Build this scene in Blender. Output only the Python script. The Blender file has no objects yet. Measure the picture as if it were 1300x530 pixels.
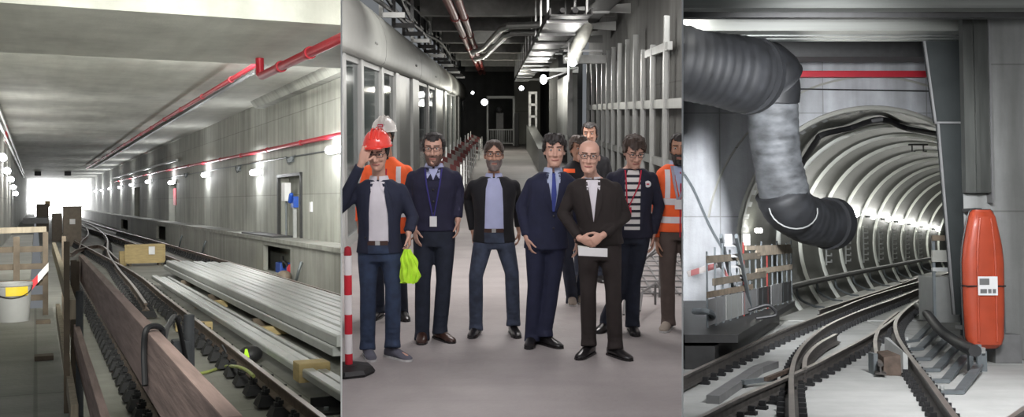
import bpy, bmesh, math, random
from mathutils import Vector, Matrix, noise
from mathutils.bvhtree import BVHTree
random.seed(7)
SC = bpy.context.scene
COL = SC.collection
F, CX, V0 = 1300.0, 650.0, 230.0
V = Vector

# ------------------------------------------------------------ camera
cd = bpy.data.cameras.new('camera'); cam = bpy.data.objects.new('camera', cd); COL.objects.link(cam)
cam.rotation_euler = (math.pi/2, 0, 0); cd.sensor_width = 36; cd.lens = 36*F/1300.0
cd.shift_y = -(265-V0)/1300.0; cd.clip_end = 500; cd.clip_start = 0.05
SC.camera = cam
SC.view_settings.view_transform = 'Standard'; SC.view_settings.look = 'None'
SC.view_settings.gamma = 1; SC.view_settings.use_curve_mapping = False; SC.view_settings.exposure = 0

# ------------------------------------------------------------ the three spaces share the camera point; each has its own heading and floor level
class Frame:
    def __init__(s, u, v, H, yaw=True, side='M'):
        s.H = H; s.side = side
        d = V(((u-CX)/F if yaw else 0, 1, (V0-v)/F))
        Y = d.normalized(); X = V((d.y, -d.x, 0)).normalized(); Z = X.cross(Y)
        s.R = Matrix((X, Y, Z)).transposed()
        s.mat = s.R.to_4x4(); s.mat.translation = -(s.R @ V((0, 0, H)))
    def ray(s, u, v): return s.R.transposed() @ V(((u-CX)/F, 1, (V0-v)/F))
    def z(s, u, v, z): r = s.ray(u, v); t = (z-s.H)/r.z; return V((r.x*t, r.y*t, z))
    def x(s, u, v, x): r = s.ray(u, v); t = x/r.x; return V((x, r.y*t, r.z*t+s.H))
    def y(s, u, v, y): r = s.ray(u, v); t = y/r.y; return V((r.x*t, y, r.z*t+s.H))
L = Frame(45, 258, 2.4, True, 'L')
M = Frame(632, 142, 1.98, True, 'M')
R = Frame(650, 292, 2.1, False, 'R')
K1, K2, KW = (433.5-CX)/F, (866.5-CX)/F, 1.0/F       # the two added dividers between the spaces
CLIPS = {'L': [(V((1, -(K1-KW), 0)))], 'M': [V((-1, K1+KW, 0)), V((1, -(K2-KW), 0))], 'R': [V((-1, K2+KW, 0))]}

# ------------------------------------------------------------ materials
def nodes(name):
    m = bpy.data.materials.new(name); m.use_nodes = True
    nt = m.node_tree; b = nt.nodes['Principled BSDF']; return m, nt, b
def mat(name, col, rough=.6, metal=0, var=.12, scale=6, bump=.1, emit=None, es=0, coat=0, stretch=None):
    m, nt, b = nodes(name); N = nt.nodes; K = nt.links
    b.inputs['Roughness'].default_value = rough; b.inputs['Metallic'].default_value = metal
    b.inputs['Coat Weight'].default_value = coat
    tc = N.new('ShaderNodeTexCoord'); mp = N.new('ShaderNodeMapping')
    if stretch: mp.inputs['Scale'].default_value = stretch
    K.new(tc.outputs['Object'], mp.inputs['Vector'])
    nz = N.new('ShaderNodeTexNoise'); nz.inputs['Scale'].default_value = scale; nz.inputs['Detail'].default_value = 6
    K.new(mp.outputs[0], nz.inputs['Vector'])
    rp = N.new('ShaderNodeValToRGB'); c = V(col)
    rp.color_ramp.elements[0].position = .3; rp.color_ramp.elements[1].position = .7
    rp.color_ramp.elements[0].color = (*(c*(1-var)), 1); rp.color_ramp.elements[1].color = (*(c*(1+var)), 1)
    K.new(nz.outputs['Fac'], rp.inputs[0]); K.new(rp.outputs[0], b.inputs['Base Color'])
    if bump:
        bp = N.new('ShaderNodeBump'); bp.inputs['Strength'].default_value = bump; bp.inputs['Distance'].default_value = .02
        K.new(nz.outputs['Fac'], bp.inputs['Height']); K.new(bp.outputs[0], b.inputs['Normal'])
    if emit:
        b.inputs['Emission Color'].default_value = (*emit, 1); b.inputs['Emission Strength'].default_value = es
    return m
def concrete(name, col, panel=None, axes='YZ', var=.2, stain=.35, rough=.75):
    """cast concrete: cloudy tone, vertical run-off stains, formwork joints every panel=(w,h) metres"""
    m, nt, b = nodes(name); N = nt.nodes; K = nt.links
    b.inputs['Roughness'].default_value = rough
    tc = N.new('ShaderNodeTexCoord'); sp = N.new('ShaderNodeSeparateXYZ'); K.new(tc.outputs['Object'], sp.inputs[0])
    cb = N.new('ShaderNodeCombineXYZ'); K.new(sp.outputs[axes[0]], cb.inputs['X']); K.new(sp.outputs[axes[1]], cb.inputs['Y'])
    n1 = N.new('ShaderNodeTexNoise'); n1.inputs['Scale'].default_value = .55; n1.inputs['Detail'].default_value = 8; n1.inputs['Roughness'].default_value = .65
    K.new(tc.outputs['Object'], n1.inputs['Vector'])
    mp = N.new('ShaderNodeMapping'); mp.inputs['Scale'].default_value = (1.6, .16, 1); K.new(cb.outputs[0], mp.inputs['Vector'])
    n2 = N.new('ShaderNodeTexNoise'); n2.inputs['Scale'].default_value = 1.5; n2.inputs['Detail'].default_value = 7; K.new(mp.outputs[0], n2.inputs['Vector'])
    n3 = N.new('ShaderNodeTexNoise'); n3.inputs['Scale'].default_value = 22; n3.inputs['Detail'].default_value = 4; K.new(tc.outputs['Object'], n3.inputs['Vector'])
    c = V(col)
    r1 = N.new('ShaderNodeValToRGB'); r1.color_ramp.elements[0].position = .32; r1.color_ramp.elements[1].position = .68
    r1.color_ramp.elements[0].color = (*(c*(1-var)), 1); r1.color_ramp.elements[1].color = (*(c*(1+var)), 1); K.new(n1.outputs['Fac'], r1.inputs[0])
    r2 = N.new('ShaderNodeValToRGB'); r2.color_ramp.elements[0].position = .34; r2.color_ramp.elements[1].position = .6
    r2.color_ramp.elements[0].color = (1-stain, 1-stain, 1-stain*1.05, 1); r2.color_ramp.elements[1].color = (1, 1, 1, 1); K.new(n2.outputs['Fac'], r2.inputs[0])
    mx = N.new('ShaderNodeMix'); mx.data_type = 'RGBA'; mx.blend_type = 'MULTIPLY'; mx.inputs[0].default_value = 1
    K.new(r1.outputs[0], mx.inputs[6]); K.new(r2.outputs[0], mx.inputs[7]); out = mx.outputs[2]
    if panel:
        br = N.new('ShaderNodeTexBrick'); br.offset = 0; br.inputs['Scale'].default_value = 1
        br.inputs['Brick Width'].default_value = panel[0]; br.inputs['Row Height'].default_value = panel[1]
        br.inputs['Mortar Size'].default_value = .018; br.inputs['Mortar Smooth'].default_value = .6
        br.inputs['Color1'].default_value = (1, 1, 1, 1); br.inputs['Color2'].default_value = (.86, .86, .85, 1); br.inputs['Mortar'].default_value = (.6, .6, .58, 1)
        K.new(cb.outputs[0], br.inputs['Vector'])
        m2 = N.new('ShaderNodeMix'); m2.data_type = 'RGBA'; m2.blend_type = 'MULTIPLY'; m2.inputs[0].default_value = 1
        K.new(out, m2.inputs[6]); K.new(br.outputs['Color'], m2.inputs[7]); out = m2.outputs[2]
    K.new(out, b.inputs['Base Color'])
    bp = N.new('ShaderNodeBump'); bp.inputs['Strength'].default_value = .25; bp.inputs['Distance'].default_value = .02
    K.new(n3.outputs['Fac'], bp.inputs['Height']); K.new(bp.outputs[0], b.inputs['Normal'])
    return m
def stripes(name, c1, c2, period, axis='Z', duty=.5, rough=.7):
    m, nt, b = nodes(name); N = nt.nodes; K = nt.links; b.inputs['Roughness'].default_value = rough
    tc = N.new('ShaderNodeTexCoord'); sp = N.new('ShaderNodeSeparateXYZ'); K.new(tc.outputs['Object'], sp.inputs[0])
    d = N.new('ShaderNodeMath'); d.operation = 'DIVIDE'; K.new(sp.outputs[axis], d.inputs[0]); d.inputs[1].default_value = period
    fr = N.new('ShaderNodeMath'); fr.operation = 'FRACT'; K.new(d.outputs[0], fr.inputs[0])
    g = N.new('ShaderNodeMath'); g.operation = 'GREATER_THAN'; K.new(fr.outputs[0], g.inputs[0]); g.inputs[1].default_value = duty
    mx = N.new('ShaderNodeMix'); mx.data_type = 'RGBA'; K.new(g.outputs[0], mx.inputs[0])
    mx.inputs[6].default_value = (*c1, 1); mx.inputs[7].default_value = (*c2, 1); K.new(mx.outputs[2], b.inputs['Base Color'])
    return m
def glass(name, col, rough=.08, alpha=.75):
    m, nt, b = nodes(name); b.inputs['Base Color'].default_value = (*col, 1); b.inputs['Roughness'].default_value = rough
    b.inputs['Alpha'].default_value = alpha; b.inputs['Specular IOR Level'].default_value = .8
    return m
def lampmat(name, col, s):
    m, nt, b = nodes(name); b.inputs['Base Color'].default_value = (.8, .8, .8, 1)
    b.inputs['Emission Color'].default_value = (*col, 1); b.inputs['Emission Strength'].default_value = s; return m
mt = {}
mt['wallL'] = concrete('wall_concrete', (.30, .305, .275), (3.0, 2.6), 'YZ', .16, .3)
mt['ceilL'] = concrete('ceiling_concrete', (.29, .295, .265), None, 'XY', .2, .12)
mt['bed'] = concrete('track_bed_concrete', (.27, .27, .24), (6, 3), 'YX', .2, .15)
mt['walk'] = concrete('walkway_concrete', (.20, .20, .18), (4, 4), 'YX', .25, .2)
mt['ledge'] = concrete('ledge_concrete', (.34, .34, .31), (2.5, 2), 'YZ', .15, .25)
mt['floorM'] = concrete('platform_floor', (.34, .315, .31), (20, 20), 'YX', .18, .1, .6)
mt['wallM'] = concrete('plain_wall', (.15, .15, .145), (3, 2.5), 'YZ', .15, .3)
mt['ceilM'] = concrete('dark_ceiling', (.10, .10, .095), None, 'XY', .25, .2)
mt['wallR'] = concrete('portal_concrete', (.36, .37, .39), (2.4, 2.4), 'XZ', .22, .3)
mt['floorR'] = concrete('slab_concrete', (.36, .365, .36), (8, 8), 'YX', .18, .12)
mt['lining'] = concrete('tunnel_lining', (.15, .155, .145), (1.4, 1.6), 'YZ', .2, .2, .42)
mt['ribglint'] = mat('highlight_rib', (.72, .74, .70), .3, .0, .06, 3)
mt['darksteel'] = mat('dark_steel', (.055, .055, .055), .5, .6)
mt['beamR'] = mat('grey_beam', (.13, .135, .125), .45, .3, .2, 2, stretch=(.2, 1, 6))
mt['duct'] = mat('flexible_duct', (.050, .053, .058), .55, .1, .35, 5)
mt['ductgrey'] = mat('grey_flexible_duct', (.13, .135, .14), .6, .0, .45, 3.5)
mt['rail'] = mat('rail_head', (.33, .29, .26), .38, .7, .2, 3)
mt['railrust'] = mat('rail_rust', (.10, .072, .055), .7, .2, .35, 8)
mt['fast'] = mat('fastener_black', (.018, .018, .02), .5, .2)
mt['pad'] = mat('fastener_pad', (.16, .16, .15), .7)
mt['wood'] = mat('board_wood', (.20, .135, .105), .75, 0, .3, 5, .25, stretch=(6, .5, 6))
mt['woodpale'] = mat('board_wood_pale', (.29, .245, .18), .75, 0, .3, 5, .25, stretch=(4, 4, .5))
mt['wooddark'] = mat('post_wood', (.11, .085, .06), .8, 0, .3, 6, .2)
mt['ply'] = mat('crate_wood', (.42, .32, .15), .7, 0, .15, 4, .15, stretch=(1, 1, 4))
mt['brown'] = mat('brown_casing', (.085, .065, .048), .6, 0, .15)
mt['red'] = mat('red_paint', (.50, .02, .03), .4, .1, .08)
mt['reddark'] = mat('red_brown_pipe', (.22, .035, .03), .45, .1, .15)
mt['steel'] = mat('galvanised', (.50, .51, .50), .35, .75, .1, 6)
mt['alu'] = mat('pale_metal', (.55, .56, .55), .38, .25, .08, 4)
mt['aludark'] = mat('grey_metal', (.20, .20, .20), .45, .4, .1)
mt['zinc'] = mat('dull_zinc_post', (.17, .19, .20), .5, .5, .15)
mt['black'] = mat('black_rubber', (.012, .012, .013), .55)
mt['white'] = mat('white_plastic', (.72, .72, .72), .45, 0, .04)
mt['part'] = mat('divider_white', (.85, .85, .85), .6, 0, .02, 3, 0)
mt['blue'] = mat('blue_plastic', (.02, .08, .4), .4)
mt['yellow'] = mat('yellow_label', (.7, .5, .03), .5)
mt['orange'] = mat('orange_shell', (.62, .085, .022), .36, 0, .1, 4, .05, coat=.2)
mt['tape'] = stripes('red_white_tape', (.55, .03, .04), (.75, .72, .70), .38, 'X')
mt['banded'] = stripes('red_white_bands', (.62, .02, .04), (.80, .78, .78), .30, 'Z')
mt['fasc'] = mat('fascia_metal', (.50, .51, .49), .28, .35, .06, 2)
mt['glass'] = glass('door_glass', (.10, .13, .13), .06, .72)
mt['panelgrey'] = mat('door_panel_grey', (.24, .245, .235), .4, .3, .05)
mt['cable'] = mat('yellow_green_cable', (.30, .34, .10), .5)
mt['hivis'] = mat('yellow_fabric', (.50, .85, .04), .8, 0, .15, 12, .3)
mt['bulb'] = lampmat('lamp_glow', (.93, .95, 1.0), 14)
mt['bulbdim'] = lampmat('lamp_glow_soft', (.95, .97, 1.0), 6)
mt['daylight'] = lampmat('daylight_opening', (.97, .98, 1.0), 5)
mt['foil'] = mat('insulation_white', (.72, .72, .66), .6, .0, .2, 8, .5)

# ------------------------------------------------------------ mesh builder
class MB:
    def __init__(s): s.bm = bmesh.new()
    def hull(s, P):   # 8 corners: bottom ring 4 then top ring 4
        b = [s.bm.verts.new(p) for p in P]
        for f in ((3,2,1,0),(4,5,6,7),(0,1,5,4),(1,2,6,5),(2,3,7,6),(3,0,4,7)):
            s.bm.faces.new([b[i] for i in f])
        return s
    def box(s, a, b):
        x0,y0,z0 = a; x1,y1,z1 = b
        return s.hull([(x0,y0,z0),(x1,y0,z0),(x1,y1,z0),(x0,y1,z0),(x0,y0,z1),(x1,y0,z1),(x1,y1,z1),(x0,y1,z1)])
    def bar(s, p, q, w, h, up=(0,0,1)):   # box-section bar from p to q; w sideways, h along up
        p, q = V(p), V(q); d = (q-p).normalized(); a = d.cross(V(up))
        if a.length < 1e-4: a = d.cross(V((1,0,0)))
        a.normalize(); u = a.cross(d).normalized()
        a *= w/2; u *= h/2
        return s.hull([p-a-u, p+a-u, q+a-u, q-a-u, p-a+u, p+a+u, q+a+u, q-a+u])
    def tube(s, pts, r, n=10, cap=True, closed=False, squash=None):
        pts = [V(p) for p in pts]; m = len(pts)
        rs = r if isinstance(r, (list, tuple)) else [r]*m
        rings = []; prev = None
        for i, p in enumerate(pts):
            if closed: t = (pts[(i+1) % m]-pts[i-1])
            else: t = (pts[min(i+1, m-1)]-pts[max(i-1, 0)])
            t.normalize()
            if prev is None:
                a = t.cross(V((0,0,1)))
                if a.length < .05: a = t.cross(V((1,0,0)))
            else: a = prev - t*prev.dot(t)
            a.normalize(); prev = a; b = t.cross(a)
            rings.append([s.bm.verts.new(p + (a*math.cos(2*math.pi*k/n) + b*math.sin(2*math.pi*k/n)*(squash or 1))*rs[i]) for k in range(n)])
        for i in range(m if closed else m-1):
            A, B = rings[i], rings[(i+1) % m]
            for k in range(n): s.bm.faces.new((A[k], A[(k+1) % n], B[(k+1) % n], B[k]))
        if cap and not closed:
            s.bm.faces.new(rings[0][::-1]); s.bm.faces.new(rings[-1])
        return s
    def capsule(s, p, q, r0, r1, n=12):
        p, q = V(p), V(q); d = q-p; l = d.length; d = d/l if l > 1e-6 else V((0,0,1))
        pts, rs = [], []
        for k in range(4): a = math.pi/2*(1-k/4); pts.append(p-d*r0*math.sin(a)); rs.append(max(r0*math.cos(a), .0008))
        pts.append(p); rs.append(r0); pts.append(q); rs.append(r1)
        for k in range(1, 5): a = math.pi/2*k/4; pts.append(q+d*r1*math.sin(a)); rs.append(max(r1*math.cos(a), .0008))
        return s.tube(pts, rs, n)
    def loft(s, rings, cap=True):
        R_ = [[s.bm.verts.new(p) for p in r] for r in rings]; n = len(R_[0])
        for A, B in zip(R_, R_[1:]):
            for k in range(n): s.bm.faces.new((A[k], A[(k+1) % n], B[(k+1) % n], B[k]))
        if cap: s.bm.faces.new(R_[0][::-1]); s.bm.faces.new(R_[-1])
        return s
    def lathe(s, prof, c=(0,0,0), n=20, axis='Z'):
        c = V(c); rr = []
        for r, h in prof:
            ring = []
            for k in range(n):
                a = 2*math.pi*k/n; p = V((r*math.cos(a), r*math.sin(a), h))
                if axis == 'Y': p = V((p.x, -h, p.y))
                if axis == 'X': p = V((h, p.x, p.y))
                ring.append(c+p)
            rr.append(ring)
        return s.loft(rr)
    def ball(s, c, r, sc=(1,1,1), n=12):
        m = Matrix.Translation(V(c)) @ Matrix.Diagonal((*[r*k for k in sc], 1))
        bmesh.ops.create_uvsphere(s.bm, u_segments=n, v_segments=max(6, n*2//3), radius=1, matrix=m); return s
    def prism(s, poly, d):   # polygon of 3D points pushed along d
        d = V(d); A = [s.bm.verts.new(p) for p in poly]; B = [s.bm.verts.new(V(p)+d) for p in poly]; n = len(A)
        s.bm.faces.new(A[::-1]); s.bm.faces.new(B)
        for k in range(n): s.bm.faces.new((A[k], A[(k+1) % n], B[(k+1) % n], B[k]))
        return s
    def sweep(s, pts, prof):  # profile of (sideways, up) swept along pts, kept upright
        pts = [V(p) for p in pts]; rings = []
        for i, p in enumerate(pts):
            t = (pts[min(i+1, len(pts)-1)]-pts[max(i-1, 0)]).normalized(); a = t.cross(V((0,0,1))).normalized(); u = a.cross(t)
            rings.append([p+a*x+u*z for x, z in prof])
        return s.loft(rings)
    def xf(s, m): s.bm.transform(m); return s

def tag(o, label=None, cat=None, group=None, kind=None):
    if label: o['label'] = label
    if cat: o['category'] = cat
    if group: o['group'] = group
    if kind: o['kind'] = kind
    return o
def world(o):
    m = o.matrix_basis.copy()
    if o.parent: m = world(o.parent) @ m
    return m
def finish(bm, name, mats, W, fr, parent=None, smooth=False, bev=0, clip=True):
    bmesh.ops.recalc_face_normals(bm, faces=bm.faces)
    if bev:
        es = [e for e in bm.edges if len(e.link_faces) == 2 and e.calc_face_angle(0) > .6]
        bmesh.ops.bevel(bm, geom=es, offset=bev, segments=2, profile=.7, affect='EDGES')
    if clip and fr:
        for n in CLIPS[fr.side]:
            if any((W @ v.co).dot(n) > 0 for v in bm.verts):
                Wi = W.inverted(); nl = (Wi.to_3x3() @ n).normalized() if abs(W.determinant()-1) < .01 else (W.to_3x3().transposed() @ n).normalized()
                g = bmesh.ops.bisect_plane(bm, geom=bm.verts[:]+bm.edges[:]+bm.faces[:], plane_co=Wi @ V((0,0,0)), plane_no=nl, clear_outer=True)
                ed = [e for e in g['geom_cut'] if isinstance(e, bmesh.types.BMEdge)]
                try: bmesh.ops.holes_fill(bm, edges=ed, sides=200)
                except Exception: pass
    me = bpy.data.meshes.new(name); bm.to_mesh(me); bm.free()
    for m in (mats if isinstance(mats, (list, tuple)) else [mats]): me.materials.append(m)
    if smooth:
        me.polygons.foreach_set('use_smooth', [True]*len(me.polygons))
        if hasattr(me, 'set_sharp_from_angle'): me.set_sharp_from_angle(angle=math.radians(40))
    o = bpy.data.objects.new(name, me); COL.objects.link(o)
    if parent: o.parent = parent
    else: o.matrix_basis = W
    return o
def thing(name, fr, loc, label, cat, group=None, rz=0):
    o = bpy.data.objects.new(name, None); o.empty_display_size = .1; COL.objects.link(o)
    o.matrix_basis = fr.mat @ Matrix.Translation(V(loc)) @ Matrix.Rotation(rz, 4, 'Z')
    return tag(o, label, cat, group)
def part(name, mb, m, parent, fr, smooth=False, bev=0, label=None, kind=None):
    o = finish(mb.bm, name, m, world(parent), fr, parent, smooth, bev)
    return tag(o, label, kind=kind)
def solo(name, mb, m, fr, label, cat, group=None, smooth=False, bev=0, loc=None, kind=None):
    """one-mesh thing given in frame coordinates; origin is moved to its base"""
    if loc is None:
        vs = [v.co for v in mb.bm.verts]
        loc = V(((min(v.x for v in vs)+max(v.x for v in vs))/2, (min(v.y for v in vs)+max(v.y for v in vs))/2, min(v.z for v in vs)))
        mb.xf(Matrix.Translation(-loc))
    return tag(finish(mb.bm, name, m, fr.mat @ Matrix.Translation(V(loc)), fr, None, smooth, bev), label, cat, group, kind)
def struct(name, mb, m, fr, smooth=False):
    return tag(finish(mb.bm, name, m, fr.mat, fr, None, smooth), kind='structure')
def light(kind, fr, loc, power, size=.2, col=(1, .97, .92), aim=None, size_y=None, spread=None, spot=None):
    d = bpy.data.lights.new('lamp_and_fill_light', kind); d.energy = power; d.color = col  # serves the visible lamps and the added unseen fills alike
    if kind == 'AREA':
        d.size = size
        if size_y: d.shape = 'RECTANGLE'; d.size_y = size_y
        if spread: d.spread = spread
    else: d.shadow_soft_size = size
    if spot: d.spot_size = spot; d.spot_blend = .6
    o = bpy.data.objects.new('lamp_and_fill_light', d); COL.objects.link(o)
    m = Matrix.Translation(V(loc))
    if aim is not None: m = m @ (V(aim)-V(loc)).to_track_quat('-Z', 'Y').to_matrix().to_4x4()
    o.matrix_basis = fr.mat @ m
    return o
def resample(pts, step):
    out = []; acc = 0; pts = [V(p) for p in pts]; need = 0
    for a, b in zip(pts, pts[1:]):
        l = (b-a).length; t = need
        while t <= l: out.append((a.lerp(b, t/l), (b-a).normalized())); t += step
        need = t-l
    return out
def smoothpath(pts, sub=6):
    pts = [V(p) for p in pts]; P = [pts[0]*2-pts[1]]+pts+[pts[-1]*2-pts[-2]]; out = []
    for i in range(1, len(P)-2):
        for k in range(sub):
            t = k/sub; a, b, c, d = P[i-1], P[i], P[i+1], P[i+2]
            out.append(.5*((2*b)+(c-a)*t+(2*a-5*b+4*c-d)*t*t+(3*b-a-3*c+d)*t**3))
    return out+[pts[-1]]
def copyobj(o, parent=None):
    c = o.copy(); COL.objects.link(c)
    if parent is not None: c.parent = parent
    return c

# ------------------------------------------------------------ shared: rails
RAILP = [(-.075,0),(.075,0),(.075,.014),(.012,.032),(.010,.115),(.034,.126),(.036,.155),(.03,.162),(-.03,.162),(-.036,.155),(-.034,.126),(-.010,.115),(-.012,.032),(-.075,.014)]
fast_proto = {}
def rail(fr, pts, base, label, group, step=.65, ymax=60, fmax=95, foot=1.0, rust=True, scale=1.0, fast=True, ribbed=False):
    pts = smoothpath(pts, 5); o0 = V((pts[0].x, pts[0].y, 0))
    t = thing('rail_track', fr, o0, label, 'rail', group)
    prof = [(x*scale, z*scale) for x, z in RAILP]
    mb = MB().sweep([p-o0+V((0,0,base-p.z)) for p in pts], prof)
    o = part('rail', mb, [mt['railrust' if fr is L else 'railgrey'], mt['rail']], t, fr)
    for f in o.data.polygons:
        if f.normal.z > .7 and f.center.z > base+.14*scale: f.material_index = 1
    if not fast: return t
    n = 0; W = fr.mat
    for p, d in resample(pts, step):
        w = W @ p
        if p.y > ymax or n >= fmax: break
        if any(w.dot(c) > -.15 for c in CLIPS[fr.side]): continue
        mk = ribbed
        if mk not in fast_proto:
            b = MB()
            if ribbed:
                b.box((-.17,-.05,-.06),(.17,.05,-.0)); b.box((-.15,-.03,0),(-.08,.03,.06)); b.box((.08,-.03,0),(.15,.03,.06))
            else:
                b.hull([(-.22,-.14,-.12),(.22,-.14,-.12),(.22,.14,-.12),(-.22,.14,-.12),(-.17,-.1,0),(.17,-.1,0),(.17,.1,0),(-.17,.1,0)])
                for sx in (-1, 1):
                    b.box((min(sx*.08,sx*.16),-.05,0),(max(sx*.08,sx*.16),.05,.045)); b.tube([(sx*.12,0,.04),(sx*.12,0,.10)], .022, 6)
                    b.box((min(sx*.07,sx*.13),-.08,.03),(max(sx*.07,sx*.13),-.055,.075)); b.box((min(sx*.07,sx*.13),.055,.03),(max(sx*.07,sx*.13),.08,.075))
            bm = b.bm; bmesh.ops.recalc_face_normals(bm, faces=bm.faces)
            me = bpy.data.meshes.new('rail_fastener'); bm.to_mesh(me); bm.free()
            me.materials.append(mt['fast']); me.materials.append(mt['pad'])
            if not ribbed:
                for f in me.polygons:
                    if f.center.z < -.03: f.material_index = 0
            fast_proto[mk] = me
        q = bpy.data.objects.new('rail_fastener', fast_proto[mk]); COL.objects.link(q); q.parent = t
        a = math.atan2(-d.x, d.y)
        q.matrix_basis = Matrix.Translation(p-o0+V((0,0,base-p.z))) @ Matrix.Rotation(a, 4, 'Z'); n += 1
    return t
mt['zincdark'] = mat('weathered_post', (.085,.09,.095), .7, .2, .2)
mt['railgrey'] = mat('rail_flank', (.085,.078,.072), .6, .4, .3, 8)
mt['bucket'] = mat('bucket_plastic', (.34,.34,.33), .5, 0, .05)
mt['plank'] = mat('weathered_plank', (.10,.083,.062), .8, 0, .3, 5, .2)
mt['plankpale'] = mat('pale_plank', (.24,.20,.15), .8, 0, .25, 5, .2)
mt['brown'] = mat('brown_casing', (.15,.12,.09), .6, 0, .15)
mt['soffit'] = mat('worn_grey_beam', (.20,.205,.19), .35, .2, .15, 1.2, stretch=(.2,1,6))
mt['duct'] = mat('flexible_duct', (.008,.0085,.010), .6, .0, .45, 4)
mt['ductgrey'] = mat('grey_flexible_duct', (.055,.058,.062), .65, .0, .65, 2.4, stretch=(1,1,2.2))
mt['beamM'] = mat('passage_beam', (.22,.22,.21), .6, 0, .15)
mt['bulbhot'] = lampmat('lamp_hot', (1,1,.95), 30)
mt['alud2'] = mat('worn_steel_strip', (.24,.25,.24), .35, .6, .1)
mt['sheet'] = mat('dark_sheet_metal', (.030,.034,.034), .6, .1, .15, 2)
mt['wallL'] = concrete('wall_concrete', (.42,.425,.385), (3.0, 2.6), 'YZ', .16, .3)
mt['ceilL'] = concrete('ceiling_concrete', (.52,.52,.47), None, 'XY', .2, .12)
mt['bed'] = concrete('track_bed_concrete', (.25,.25,.225), (6, 3), 'YX', .2, .15)
mt['wood'] = mat('board_wood', (.27,.19,.165), .75, 0, .25, 5, .25, stretch=(6, .5, 6))
mt['alu'] = mat('pale_metal', (.40,.41,.40), .42, .2, .08, 4)
mt['floorM'] = concrete('platform_floor', (.34,.315,.31), None, 'YX', .18, .1, .6)
mt['fasc'] = mat('fascia_metal', (.36,.37,.35), .5, .15, .06, 2)
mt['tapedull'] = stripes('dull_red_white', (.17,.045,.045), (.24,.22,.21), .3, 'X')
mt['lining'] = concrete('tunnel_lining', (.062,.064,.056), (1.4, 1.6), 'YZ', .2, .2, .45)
mt['orange'] = mat('orange_shell', (.38,.056,.022), .42, 0, .1, 4, .05, coat=.1)
mt['pillar'] = concrete('pillar_concrete', (.23,.235,.23), (2.4,2.4), 'XZ', .2, .35)
mt['casing'] = mat('dark_casing', (.06,.063,.058), .45, .4, .3, 2, stretch=(3,1,.4))
mt['fast'] = mat('fastener_black', (.012,.012,.013), .75)
mt['floorR'] = concrete('slab_concrete', (.44,.445,.43), (8, 8), 'YX', .18, .12)
mt['sheet'].node_tree.nodes['Principled BSDF'].inputs['Specular IOR Level'].default_value = .15
mt['red'] = mat('red_paint', (.38,.015,.028), .45, .1, .08)
mt['ribglint'] = mat('highlight_rib', (.80,.82,.76), .32, .0, .06, 3)  # near-white colour puts the lamps' highlight arcs into the ribs
# ============================================================ added dividers: keep the three spaces and their lights apart
def partition(name, k, z0, z1, y0, y1):
    mb = MB(); a, b = k-KW, k+KW
    mb.hull([(a*y0,y0,z0),(b*y0,y0,z0),(b*y1,y1,z0),(a*y1,y1,z0),(a*y0,y0,z1),(b*y0,y0,z1),(b*y1,y1,z1),(a*y1,y1,z1)])
    o = finish(mb.bm, name, mt['part'], Matrix.Identity(4), None); tag(o, kind='structure')
partition('wall_added_divider_left', K1, -2.7, 6.5, 5.4, 34)
partition('wall_added_divider_right', K2, -2.7, 6.5, 5.4, 34)

# ============================================================ LEFT: track hall
XW, XL = 7.5, -1.15
struct('floor_track_bed', MB().box((.22,3,-.15),(6.75,193,0)), mt['bed'], L)
struct('floor_walkway', MB().box((XL,3,.85),(.2,14.5,1.05)), mt['walk'], L)
struct('floor_walkway_beyond', MB().box((XL,14.5,.55),(-.1,192,.75)), mt['bed'], L)
struct('trim_walkway_edge', MB().box((.02,3,-.1),(.2,14.5,.85)), mt['walk'], L)
struct('wall_left_hall', MB().box((XL-.3,10,0),(XL,192,6.4)), mt['wallL'], L)
# right wall with the door niche and dark doorways
def wall_with_holes(name, x0, x1, ya, yb, za, zb, holes, m, fr):
    mb = MB(); ys = sorted({ya, yb, *[h[0] for h in holes], *[h[1] for h in holes]})
    for a, b in zip(ys, ys[1:]):
        hs = [h for h in holes if h[0] <= a+1e-6 and h[1] >= b-1e-6]
        if hs:
            h = hs[0]
            if h[2] > za: mb.box((x0,a,za),(x1,b,h[2]))
            if h[3] < zb: mb.box((x0,a,h[3]),(x1,b,zb))
        else: mb.box((x0,a,za),(x1,b,zb))
    return struct(name, mb, m, fr)
nich = (L.x(382,298,XW).y, L.x(355,225,XW).y)
holes = [(31.6, 34.9, 1.25, 3.25), (62.5, 66.5, 1.2, 3.6), (86, 91, 1.2, 3.6)]
wall_with_holes('wall_right_hall', XW, XW+.35, 12, 192, 0, 6.4, holes, mt['wallL'], L)
mb = MB()
for h in holes: mb.box((XW+.35,h[0]-.1,h[2]-.1),(XW+.45,h[1]+.1,h[3]+.1))
struct('wall_niche_backs', mb, mt['wallL'], L)
# service ledge along the right wall, with dark openings in its face
lh = [(29.9, 33.8, .15, .98), (61.5, 66.5, .15, .98), (88, 95, .15, .95)]
wall_with_holes('wall_ledge_front', 6.75, 6.9, 12, 188, -.1, 1.12, lh, mt['ledge'], L)
struct('floor_ledge_top', MB().box((6.68,12,1.12),(XW,188,1.24)), mt['ledge'], L)
struct('floor_ledge_void', MB().box((6.9,12,-.1),(XW,188,.05)), mt['wallL'], L)
# ceiling
struct('ceiling_hall', MB().box((XL-.3,23.4,6.0),(XW+.3,192,6.3)), mt['ceilL'], L)
struct('ceiling_dropped_beam', MB().box((XL-.3,17.6,5.5),(XW+.3,23.4,6.3)), mt['ceilL'], L)
struct('ceiling_near_slab', MB().box((XL-.3,9,6.05),(XW+.3,17.6,6.3)), mt['ceilL'], L)
struct('ceiling_wall_haunch', MB().prism([(XW,23.4,5.75),(XW,23.4,6.1),(XW-.55,23.4,6.1),(XW-.3,23.4,5.75)], (0,14,0)), mt['wallL'], L)
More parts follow.
